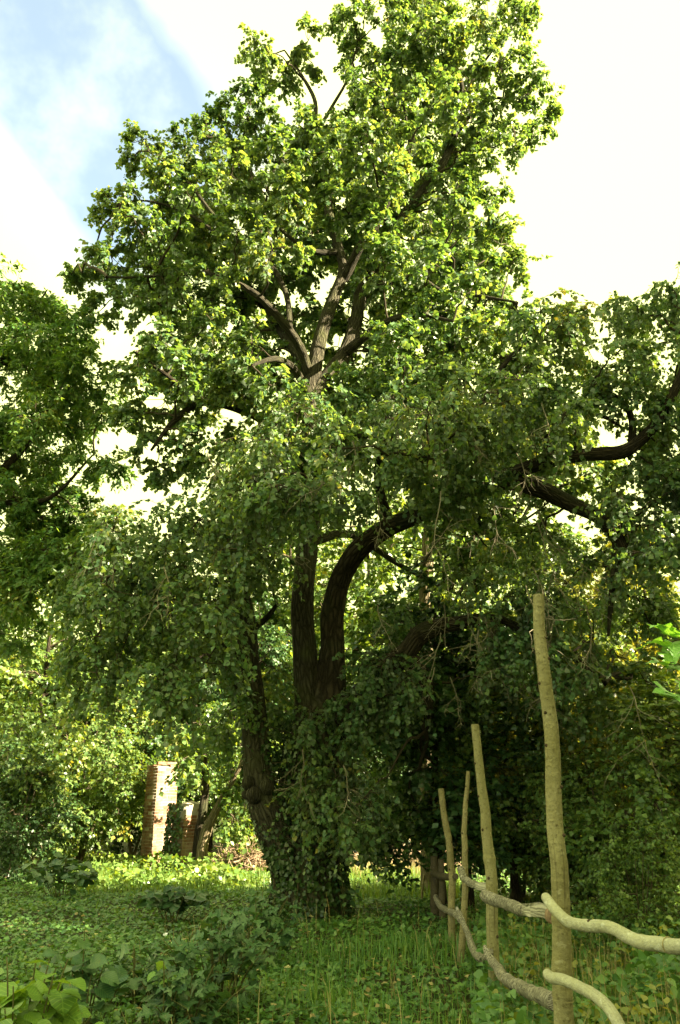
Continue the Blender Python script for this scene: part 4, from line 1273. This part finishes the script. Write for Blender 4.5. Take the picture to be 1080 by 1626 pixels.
Yp = 8.9
o, P, R = pole('post', [(727, 1560, Yp, 0.034), (730, 1535, Yp, 0.034), (736, 1480, Yp, 0.034), (739, 1400, Yp, 0.032), (737, 1340, Yp, 0.030), (739, 1290, Yp, 0.026), (744, 1224, Yp, 0.020)], 60, 12, 'post_thin', 'thin knotty post leaning to the right', seed=7)
knots(o, P, R, [20, 26, 31, 36, 41, 46, 51, 55], 6, 0.42)
Yp = 10.2
o, P, R = pole('post', [(719, 1520, Yp, 0.042), (718, 1490, Yp, 0.042), (717, 1440, Yp, 0.042), (718, 1395, Yp, 0.042), (713, 1340, Yp, 0.040), (706, 1300, Yp, 0.037), (700, 1252, Yp, 0.035)], 50, 12, 'post_thin', 'slim post leaning to the left at the top', seed=9)
knots(o, P, R, [15, 25, 33, 40], 8, 0.3)
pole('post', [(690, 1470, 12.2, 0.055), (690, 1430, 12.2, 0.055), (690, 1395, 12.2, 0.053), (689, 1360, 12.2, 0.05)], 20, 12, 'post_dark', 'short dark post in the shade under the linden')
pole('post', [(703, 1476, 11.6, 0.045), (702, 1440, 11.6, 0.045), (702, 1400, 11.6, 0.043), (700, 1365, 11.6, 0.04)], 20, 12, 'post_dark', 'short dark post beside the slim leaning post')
pole('post', [(669, 1440, 15.2, 0.022), (671, 1415, 15.2, 0.021), (674, 1388, 15.2, 0.018)], 12, 8, 'post_thin', 'small stake at the edge of the sunlit grass')
# rails
o, P, R = pole('rail', [(866, 1424, 4.62, 0.024), (872, 1432, 4.58, 0.0265), (885, 1448, 4.5, 0.027), (905, 1465, 4.42, 0.027), (940, 1471, 4.3, 0.0275), (970, 1473, 4.2, 0.028), (1000, 1487, 4.1, 0.030), (1030, 1498, 4.0, 0.031), (1060, 1502, 3.9, 0.031), (1090, 1506, 3.8, 0.031), (1150, 1516, 3.6, 0.032), (1240, 1540, 3.35, 0.033)], 80, 16, 'rail_pale', 'pale smooth upper rail, nearest one', rough=0.03, seed=11)
knots(o, P, R, [20, 33, 46, 60], 10, 0.4)
mb = MB(); th = np.linspace(0, 2 * np.pi, 16)
c = P[141]; t = nrm(P[144] - P[138]); u = nrm(np.cross(t, [0, 0, 1.0])); v = np.cross(t, u)
tube(mb, c + 0.033 * (np.cos(th)[:, None] * u + np.sin(th)[:, None] * v) - FO, np.full(16, 0.0025), 5)
mb.build('wire', M['wire'], fence, uv=False)
o, P, R = pole('rail', [(869, 1546, 4.62, 0.024), (876, 1552, 4.58, 0.027), (895, 1556, 4.5, 0.027), (920, 1567, 4.4, 0.027), (945, 1582, 4.3, 0.027), (965, 1600, 4.22, 0.0275), (982, 1625, 4.15, 0.028), (1000, 1665, 4.05, 0.029), (1040, 1720, 3.9, 0.03)], 60, 16, 'rail_pale', 'pale smooth lower rail curving down out of the frame', rough=0.03, seed=12)
o, P, R = pole('rail', [(770, 1422, 7.35, 0.046), (782, 1428, 7.2, 0.048), (800, 1434, 6.9, 0.044), (820, 1442, 6.5, 0.042), (832, 1445, 6.2, 0.038)], 40, 14, 'rail_grey', 'grey rough-barked upper rail with split flat end', rough=0.06, seed=13)
knots(o, P, R, [8, 16, 24, 30], 14, 0.35)


def hewn(name, rows, mat, label, parent):
    """flat split rail end: rows of (px top, py top, px bottom, py bottom, Y, thickness)"""
    mb = MB()
    n = len(rows)
    ring = []
    for a, b, c, d, Y, th in rows:
        p, q = at(a, b, Y), at(c, d, Y)
        k = np.array([0, th, 0])
        ring.append([p, p * .5 + q * .5 + np.array([0, -th * .25, 0]), q, q + k, p * .5 + q * .5 + k * 1.3, p + k])
    V = np.array(ring).reshape(-1, 3) - FO
    m = 6; f = []
    for i in range(n - 1):
        for j in range(m):
            j2 = (j + 1) % m
            f += [(i * m + j, i * m + j2, (i + 1) * m + j2), (i * m + j, (i + 1) * m + j2, (i + 1) * m + j)]
    for e in (0, n - 1):
        for j in range(1, m - 1):
            f.append((e * m, e * m + j, e * m + j + 1))
    ln = np.repeat(np.arange(n) * 0.1, m); uu = np.tile(np.arange(m) / 6, n)
    mb.add(V, f, np.stack([uu, ln], 1))
    return mb.build(name, M[mat], parent, smooth=False)


hewn('split_end', [(824, 1437, 823, 1449, 6.3, .05), (834, 1436, 832, 1455, 6.1, .05), (845, 1435, 845, 1456, 5.9, .055), (860, 1434, 862, 1458, 5.5, .06), (869, 1437, 874, 1463, 5.15, .06), (874, 1440, 878, 1465, 5.0, .055)], 'cut_wood', 'flat grey split end', o)
mb = MB(); c = at(878, 1453, 5.0); dd = nrm(at(878, 1453, 5.0) - at(860, 1446, 5.5))
tube(mb, np.array([c - dd * .02, c, c + dd * .06]) - FO, np.array([0.045, 0.046, 0.042]), 12, rough=0.05); mb.build('end_grain', M['endgrain'], o)
o, P, R = pole('rail', [(731, 1379, 8.75, 0.036), (736, 1392, 8.65, 0.036), (744, 1400, 8.5, 0.034), (752, 1404, 8.3, 0.034), (760, 1407, 8.1, 0.03)], 30, 12, 'rail_grey', 'short grey upper rail between the thin post and second post', rough=0.06, seed=15)
hewn('split_end', [(752, 1398, 750, 1410, 8.2, .05), (762, 1402, 758, 1413, 8.0, .05), (772, 1402, 768, 1417, 7.8, .05), (777, 1402, 774, 1416, 7.65, .045)], 'cut_wood', 'flat grey split end', o)
o, P, R = pole('rail', [(769, 1500, 7.4, 0.014), (773, 1512, 7.35, 0.026), (782, 1526, 7.25, 0.034), (793, 1543, 7.0, 0.040), (806, 1556, 6.7, 0.042), (825, 1568, 6.3, 0.043), (848, 1577, 5.8, 0.044), (868, 1586, 5.35, 0.045), (882, 1592, 5.0, 0.044)], 60, 14, 'rail_grey', 'grey flaking lower rail tapering to a point at the second post', rough=0.06, seed=16)
knots(o, P, R, [22, 28, 34, 41, 47], 17, 0.3)
o, P, R = pole('rail', [(726, 1441, 8.75, 0.016), (731, 1453, 8.7, 0.024), (738, 1472, 8.5, 0.026), (746, 1492, 8.3, 0.030), (751, 1505, 8.2, 0.033), (757, 1517, 8.0, 0.036), (766, 1522, 7.8, 0.038), (776, 1520, 7.6, 0.034), (779, 1510, 7.5, 0.024)], 50, 12, 'rail_grey', 'hooked lower rail between the thin post and second post', rough=0.06, seed=18)
knots(o, P, R, [28, 34], 19, 0.4)
o, P, R = pole('rail', [(692, 1425, 11.8, 0.035), (700, 1440, 11.2, 0.036), (712, 1446, 10.4, 0.037), (724, 1452, 9.6, 0.036), (732, 1462, 9.0, 0.03)], 30, 10, 'rail_grey', 'dark lower rail in the shade', rough=0.06, seed=20)
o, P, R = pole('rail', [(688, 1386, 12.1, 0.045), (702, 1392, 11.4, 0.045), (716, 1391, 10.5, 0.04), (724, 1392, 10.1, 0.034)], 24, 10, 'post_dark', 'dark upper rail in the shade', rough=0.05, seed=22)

# ------------------------------------------------------------------ foreground seedlings, shrubs and weeds


def lobed_leaf(kind, mat, seed):
    """one leaf blade with a lobed outline, cupped and folded along the midrib; length 1, base at the origin, along +Y"""
    if kind == 'maple':
        half = [(0.0, 0.0), (0.10, -0.06), (0.30, -0.04), (0.36, 0.08), (0.22, 0.18), (0.52, 0.30), (0.56, 0.50), (0.38, 0.46), (0.24, 0.44), (0.22, 0.66), (0.12, 0.80), (0.0, 1.0)]
    elif kind == 'round':
        half = [(0.0, 0.03), (0.12, -0.08), (0.32, -0.04), (0.46, 0.14), (0.50, 0.34), (0.44, 0.54), (0.34, 0.72), (0.18, 0.88), (0.0, 1.0)]
    else:
        half = [(0.0, 0.0), (0.14, 0.06), (0.25, 0.22), (0.30, 0.42), (0.24, 0.62), (0.12, 0.84), (0.0, 1.0)]
    rs = np.random.RandomState(seed)
    curl, fold, wav = rs.uniform(0.1, 0.45), rs.uniform(0.05, 0.35), rs.uniform(0.02, 0.06)
    v, f = [], []

    def z(x, y):
        return fold * abs(x) - curl * (y - 0.3) ** 2 + wav * math.sin(9 * y + 3 * x + seed)
    n = len(half)
    ys = np.linspace(0.0, 1.0, n)
    for k in range(n):
        v.append((0, ys[k], z(0, ys[k])))
    for s in (1, -1):
        b = len(v)
        for x, y in half:
            v.append((s * x * rs.uniform(0.94, 1.06), y, z(x, y)))
        for k in range(n - 1):
            t1, t2 = (k, b + k, b + k + 1), (k, b + k + 1, k + 1)
            f += [t1, t2] if s > 0 else [t1[::-1], t2[::-1]]
    mb = MB(); mb.add(v, f)
    return mb.mesh('leaf', mat, smooth=True, uv=False)


def make_plant(name, label, px, py, Y, h, w, nstem, nleaf, size, meshes, seed, cat, stem_mat='stem', group=None, yellow=None, flat=0.5, x=None):
    """several thin stems from one foot, every leaf its own part"""
    rs = np.random.RandomState(seed)
    xx = X(px, Y, py) if x is None else x
    root = empty(name, (xx, Y, 0), label, cat, group)
    mb = MB()
    tips = []
    for s in range(nstem):
        a = rs.uniform(0, 6.28); q = rs.uniform(0.2, 1.0) * w
        top = np.array([math.cos(a) * q, math.sin(a) * q * 0.8, h * rs.uniform(0.55, 1.0) * (1 - 0.3 * (q / w) ** 2)])
        B = bez(np.array([math.cos(a) * q * .25, math.sin(a) * q * .25, -0.02]), np.array([top[0] * .6, top[1] * .6, top[2] * 0.75]), top, 8)
        tube(mb, B, np.linspace(0.007, 0.003, 8), 5)
        tips.append(B)
    tag(mb.build('stem', M[stem_mat], root, uv=False), kind='stuff')
    for k in range(nleaf):
        B = tips[rs.randint(nstem)]
        i = int(np.clip(7 * rs.uniform(0.25, 1.0) ** 0.7, 1, 7))
        p = B[i]
        a = rs.uniform(0, 6.28)
        o = bpy.data.objects.new('leaf', meshes[rs.randint(len(meshes))])
        COL.objects.link(o); o.parent = root
        pet = rs.uniform(0.03, 0.10) * (size / 0.1)
        d = np.array([math.cos(a), math.sin(a), rs.uniform(0.0, 0.5)])
        q = p + d * pet
        o.location = q
        s = size * rs.uniform(0.55, 1.2)
        # blade: runs outward and nods down, faces up and a little outward
        yv = Vector((math.cos(a), math.sin(a), rs.uniform(-0.8, 0.1))).normalized()
        up = Vector((rs.normal(0, .35) + 0.25 * math.cos(a), rs.normal(0, .35) - 0.25 + 0.25 * math.sin(a), flat + 0.5))
        xv = yv.cross(up).normalized(); zv = xv.cross(yv)
        o.rotation_euler = Matrix((xv, yv, zv)).transposed().to_euler()
        o.scale = (s, s, s)
        # leaf stalk belongs to the stems
    return root


MAPLE = [lobed_leaf('maple', M['maple_leaf'], s) for s in range(5)]
ROUND = [lobed_leaf('round', M['big_leaf'], s) for s in range(5)]
OVAL = [lobed_leaf('oval', M['lime_leaf'], s) for s in range(4)]
GREENROUND = [lobed_leaf('round', M['maple_leaf'], s + 9) for s in range(4)]

make_plant('broad_leaf_shrub', 'lime-green shrub with large soft rounded leaves in the bottom left corner', 40, 1600, 4.4, 0.95, 0.42, 14, 110, 0.145, ROUND, 41, 'shrub')
make_plant('broad_leaf_shrub', 'dark-green shrub with broad leaves right of the lime-green corner shrub', 135, 1560, 6.2, 0.72, 0.36, 10, 90, 0.12, GREENROUND, 42, 'shrub')
G4 = 'maple seedlings in the foreground'
make_plant('maple_seedling', 'dense clump of dark maple seedlings in front of the linden trunk', 345, 1560, 7.0, 0.80, 0.62, 22, 230, 0.115, MAPLE, 43, 'seedling', group=G4)
make_plant('maple_seedling', 'maple seedlings in the middle left foreground, lower than the clump behind', 290, 1620, 6.4, 0.50, 0.50, 14, 130, 0.11, MAPLE, 44, 'seedling', group=G4)
make_plant('maple_seedling', 'dark maple seedlings close by the foot of the linden', 410, 1520, 9.0, 0.85, 0.50, 16, 160, 0.12, MAPLE, 45, 'seedling', group=G4)
make_plant('maple_seedling', 'maple seedlings between the corner shrubs and main clump', 215, 1560, 7.2, 0.5, 0.45, 12, 110, 0.11, MAPLE, 46, 'seedling', group=G4)
make_plant('lime_seedling', 'small pale lime seedling rising out of the maple seedlings', 268, 1540, 6.3, 0.62, 0.10, 3, 12, 0.10, OVAL, 47, 'seedling')
make_plant('low_shrub', 'dark leafy shrub on the ivy ground left of the linden trunk', 275, 1450, 12.5, 0.55, 0.6, 14, 150, 0.14, GREENROUND, 48, 'shrub')
make_plant('low_shrub', 'dark leafy shrub at the shaded left edge below the bushes', 100, 1420, 15.0, 0.8, 0.9, 16, 170, 0.17, GREENROUND, 49, 'shrub')
make_plant('low_shrub', 'small dark sapling at the right foot of the linden', 552, 1465, 12.0, 0.75, 0.25, 5, 36, 0.10, GREENROUND, 50, 'shrub')

# maple shoots reaching in from the right, on a young tree standing just outside the frame
def make_near_maple():
    root = empty('young_maple', (1.72, 3.0, 0), 'young maple whose bright green leaves reach in at the right edge above the rails', 'tree')
    off = np.array(root.location)
    mb = MB()
    S = smooth_path(np.array([[1.72, 3.0, -0.05, .022], [1.70, 3.0, 0.8, .02], [1.73, 3.0, 1.6, .016], [1.70, 3.0, 2.3, .010], [1.72, 3.0, 2.7, .005]]), 30)
    tube(mb, S[:, :3] - off, S[:, 3], 8, rough=0.03); mb.build('trunk', M['twig'], root)
    rs = np.random.RandomState(4)
    for ends, z0 in (([(1062, 1012)], 2.1), ([(1060, 1055)], 2.0), ([(1070, 1100)], 1.9)):
        for e in ends:
            t = at(e[0] + 25, e[1] + 4, 3.0)
            p0 = np.array([1.72, 3.0, z0 - 0.1])
            mb = MB(); tube(mb, bez(p0, (p0 + t) / 2 + np.array([0, 0, 0.05]), t, 8) - off, np.linspace(0.007, 0.0025, 8), 6)
            mb.build('branch', M['stem'], root, uv=False)
    M['bright'] = leaf_mat('bright_maple_leaf', (0.10, 0.24, 0.05), (0.14, 0.30, 0.07), (0.20, 0.36, 0.12), trans=0.4, patch=8, veins=True)
    ms = [lobed_leaf('maple', M['bright'], 70 + s) for s in range(4)]
    for bx, by, tx, ty, s in [(1058, 998, 1022, 990, .10), (1062, 1010, 1066, 985, .09), (1060, 1022, 1012, 1023, .13), (1068, 1020, 1075, 1045, .10), (1062, 1056, 1028, 1050, .10), (1064, 1052, 1060, 1040, .08), (1068, 1058, 1088, 1066, .09),
                              (1066, 1100, 1030, 1092, .10), (1070, 1104, 1085, 1112, .12), (1078, 1012, 1098, 1000, .10), (1080, 1080, 1096, 1100, .1)]:
        b, t = at(bx, by, 3.0 + rs.uniform(-.03, .03)), at(tx, ty, 2.95 + rs.uniform(-.06, .06))
        st = at(1087, {0: 1016, 1: 1059, 2: 1104}[min((0, 1, 2), key=lambda q: abs(by - (1014, 1057, 1100)[q]))], 3.0)
        pm = MB(); tube(pm, bez(st, (st + b) / 2 + np.array([0, 0, 0.012]), b, 6) - off, np.linspace(0.0022, 0.0013, 6), 5)
        pm.build('leaf_stalk', M['stem'], root, uv=False)
        o = bpy.data.objects.new('leaf', ms[rs.randint(4)]); COL.objects.link(o); o.parent = root
        o.location = b - off
        yv = Vector(t - b).normalized()
        up = Vector((rs.normal(0, .2), -0.35 + rs.normal(0, .2), 1.0))
        xv = yv.cross(up).normalized(); zv = xv.cross(yv)
        o.rotation_euler = Matrix((xv, yv, zv)).transposed().to_euler()
        o.scale = (s,) * 3
    # upper part of the young tree out of frame
    for k in range(22):
        p = S[rs.randint(20, 30), :3]
        a = rs.uniform(-1.2, 1.6)
        o = bpy.data.objects.new('leaf', ms[rs.randint(4)]); COL.objects.link(o); o.parent = root
        o.location = p - off + np.array([math.cos(a) * .1, math.sin(a) * .1, 0])
        yv = Vector((math.cos(a), math.sin(a), -0.3)).normalized(); up = Vector((0, 0, 1)); xv = yv.cross(up).normalized(); zv = xv.cross(yv)
        o.rotation_euler = Matrix((xv, yv, zv)).transposed().to_euler(); o.scale = (0.1,) * 3


make_near_maple()

# ------------------------------------------------------------------ grass and ground cover


def view_points(rs, n, y0, y1, pad=1.15, power=1.0):
    """points on the ground inside a wedge before the camera, denser near by"""
    Y = y0 * (y1 / y0) ** (rs.rand(n) ** power)
    x = rs.uniform(-1, 1, n) * 0.45 * pad * (Y * 0.97 + 0.3)
    return x, Y


def blades(mb, rs, x, y, h, w, lean=0.35):
    n = len(x)
    a = rs.uniform(0, 6.28, n); b = a + math.pi / 2 + rs.normal(0, .4, n)
    z0 = ground_z(x, y)
    base = np.stack([x, y, z0 - 0.01], 1)
    d = np.stack([np.cos(a), np.sin(a), np.zeros(n)], 1)
    s = np.stack([np.cos(b), np.sin(b), np.zeros(n)], 1)
    l = np.abs(rs.normal(0, lean, n))[:, None]
    hh = h[:, None]
    up = np.array([0, 0, 1.0])
    m = base + up * hh * 0.6 + d * hh * l * 0.35
    t = base + up * hh * (1 - 0.3 * l) + d * hh * l
    w = w[:, None] * 0.5
    V = np.stack([base - s * w, base + s * w, m - s * w * .8, m + s * w * .8, t], 1)
    f = np.array([[0, 1, 3], [0, 3, 2], [2, 3, 4]])
    mb.add(V.reshape(-1, 3), (f[None] + (np.arange(n) * 5)[:, None, None]).reshape(-1, 3))


def ground_cover():
    rs = np.random.RandomState(77)
    g, cover, straw, dry = MB(), MB(), MB(), MB()
    # grass: to the right of the seedlings and round the fence, short in the sunlit glade behind
    x, y = view_points(rs, 70000, 4.5, 24, power=0.8)
    px = W / 2 + F * x / (0.938 * y - 0.5)
    pn = np.array([mnoise.noise((a * .7, b * .7, 21.0)) for a, b in zip(x, y)])
    keep = rs.rand(len(x)) < np.clip((px - 380) / 260, 0.08, 1.0) * np.where(y > 10, 0.5, 1.0) * np.clip(0.72 + 1.3 * pn, 0.08, 1.0)
    x, y = x[keep], y[keep]
    nz = np.array([mnoise.noise((a * .8, b * .8, 0)) for a, b in zip(x, y)])
    h = (0.11 + 0.10 * nz + rs.uniform(0, .11, len(x)) ** 1.0 + 0.12 * (rs.rand(len(x)) < 0.06)) * np.where(y > 10, 0.75, 1.0)
    blades(g, rs, x, y, np.maximum(h, .05), 0.006 + 0.0006 * y)
    o = g.build('grass', M['grass'], smooth=False, uv=False); tag(o, kind='stuff')
    # taller, yellower grass in the sunny glade behind the linden
    n = 16000
    Y = rs.uniform(15.5, 24, n); pxs = np.where(rs.rand(n) < 0.72, rs.uniform(520, 730, n), rs.uniform(140, 450, n))
    x = (pxs - W / 2) / F * (0.938 * Y - 0.5)
    gg = MB(); blades(gg, rs, x, Y, rs.uniform(0.05, 0.30, n) * (0.5 + rs.rand(n)), np.full(n, 0.013), lean=0.75)
    n = 7000
    Y = rs.uniform(16.5, 24, n); pxs = rs.uniform(110, 470, n)
    x = (pxs - W / 2) / F * (0.938 * Y - 0.5)
    nz = np.array([mnoise.noise((p * .9, q * .9, 2.0)) for p, q in zip(x, Y)])
    a = rs.uniform(0, 6.28, n); gl = MB()
    leaves(gl, np.stack([x, Y, np.maximum(0.04, (0.22 + 0.4 * nz) * rs.uniform(0.1, 1.1, n))], 1), np.stack([np.cos(a), np.sin(a), rs.uniform(-.6, .6, n)], 1), rs.normal(0, .6, (n, 3)) + np.array([0.3, -.3, .6]), 0.10 * rs.uniform(.6, 1.4, n), LEAF6)
    o = gl.build('weeds', M['glade_grass'], smooth=False, uv=False); tag(o, kind='stuff')
    o = gg.build('grass', M['glade_grass'], smooth=False, uv=False); tag(o, kind='stuff')
    # creeping ground cover (ivy and ground elder)
    x, y = view_points(rs, 90000, 4.5, 26, power=0.85)
    px = W / 2 + F * x / (0.938 * y - 0.5)
    nz = np.array([mnoise.noise((a * .6, b * .6, 3.0)) for a, b in zip(x, y)])
    keep = rs.rand(len(x)) < np.clip(1.05 - (px - 420) / 700, 0.45, 1.0)
    x, y, nz, px = x[keep], y[keep], nz[keep], px[keep]
    n = len(x)
    hh = np.maximum(0.02, 0.08 + 0.13 * nz) * rs.uniform(0.2, 1.2, n)
    P = np.stack([x, y, ground_z(x, y) + hh], 1)
    a = rs.uniform(0, 6.28, n)
    A = np.stack([np.cos(a), np.sin(a), rs.uniform(-.5, .3, n)], 1)
    Nn = rs.normal(0, .4, (n, 3)) + np.array([0, -0.15, 0.9])
    leaves(cover, P, A, Nn, (0.035 + 0.0022 * y) * rs.uniform(0.6, 1.4, n), LEAF4)
    o = cover.build('ground_cover', M['cover_leaf'], smooth=False, uv=False); tag(o, kind='stuff')
    # dry stalks at the lower right
    n = 900
    Y = rs.uniform(5.2, 9.5, n); pxs = rs.uniform(790, 1110, n)
    x = (pxs - W / 2) / F * (0.938 * Y - 0.5)
    blades(straw, rs, x, Y, rs.uniform(0.15, 0.55, n), np.full(n, 0.006), lean=0.3)
    n = 240
    Y = rs.uniform(5, 12, n); pxs = rs.uniform(200, 900, n)
    x = (pxs - W / 2) / F * (0.938 * Y - 0.5)
    blades(straw, rs, x, Y, rs.uniform(0.25, 0.5, n), np.full(n, 0.006), lean=0.6)
    n = 1400   # pale dry grass tufts at the back of the glade
    Y = rs.normal(20.3, 0.8, n); pxs = rs.uniform(560, 700, n)
    x = (pxs - W / 2) / F * (0.938 * Y - 0.5)
    blades(straw, rs, x, Y, rs.uniform(0.15, 0.5, n), np.full(n, 0.014), lean=0.5)
    o = straw.build('dry_grass', M['straw'], smooth=False, uv=False); tag(o, kind='stuff')
    # weeds with yellowing leaves round the foot of the fence
    n = 1300
    Y = rs.uniform(5.2, 10.5, n); pxs = rs.uniform(790, 1120, n)
    x = (pxs - W / 2) / F * (0.938 * Y - 0.5)
    nz = np.array([mnoise.noise((p * .9, q * .9, 9.0)) for p, q in zip(x, Y)])
    P = np.stack([x, Y, np.maximum(0.03, (0.3 + 0.35 * nz) * rs.uniform(0.1, 1.1, n))], 1)
    a = rs.uniform(0, 6.28, n)
    leaves(dry, P, np.stack([np.cos(a), np.sin(a), rs.uniform(-.8, .3, n)], 1), rs.normal(0, .5, (n, 3)) + np.array([0, -.2, .8]), 0.045 * rs.uniform(.6, 1.3, n), LEAF6)
    o = dry.build('weeds', M['yellow_leaf'], smooth=False, uv=False); tag(o, kind='stuff')
    gw = MB(); n = 6500
    Y = rs.uniform(5.0, 11, n); pxs = rs.uniform(760, 1130, n)
    x = (pxs - W / 2) / F * (0.938 * Y - 0.5)
    nz = np.array([mnoise.noise((p * .8, q * .8, 5.0)) for p, q in zip(x, Y)])
    P = np.stack([x, Y, np.maximum(0.03, (0.28 + 0.35 * nz) * rs.uniform(0.1, 1.1, n))], 1)
    a = rs.uniform(0, 6.28, n)
    leaves(gw, P, np.stack([np.cos(a), np.sin(a), rs.uniform(-.8, .3, n)], 1), rs.normal(0, .5, (n, 3)) + np.array([0, -.2, .8]), 0.065 * rs.uniform(.5, 1.4, n), LEAF6)
    o = gw.build('weeds', M['cover_leaf'], smooth=False, uv=False); tag(o, kind='stuff')
    # fallen leaves
    fl = MB(); n = 1500
    x, y = view_points(rs, n, 5, 14)
    a = rs.uniform(0, 6.28, n)
    leaves(fl, np.stack([x, y, ground_z(x, y) + rs.uniform(.03, .14, n)], 1), np.stack([np.cos(a), np.sin(a), rs.normal(0, .2, n)], 1), rs.normal(0, .3, (n, 3)) + np.array([0, 0, 1]), 0.06 * rs.uniform(.5, 1.2, n), LEAF4)
    o = fl.build('fallen_leaves', M['straw'], smooth=False, uv=False); tag(o, kind='stuff')


ground_cover()
tris = sum(len(m.polygons) for m in bpy.data.meshes)
print('triangles', tris, 'objects', len(bpy.data.objects))
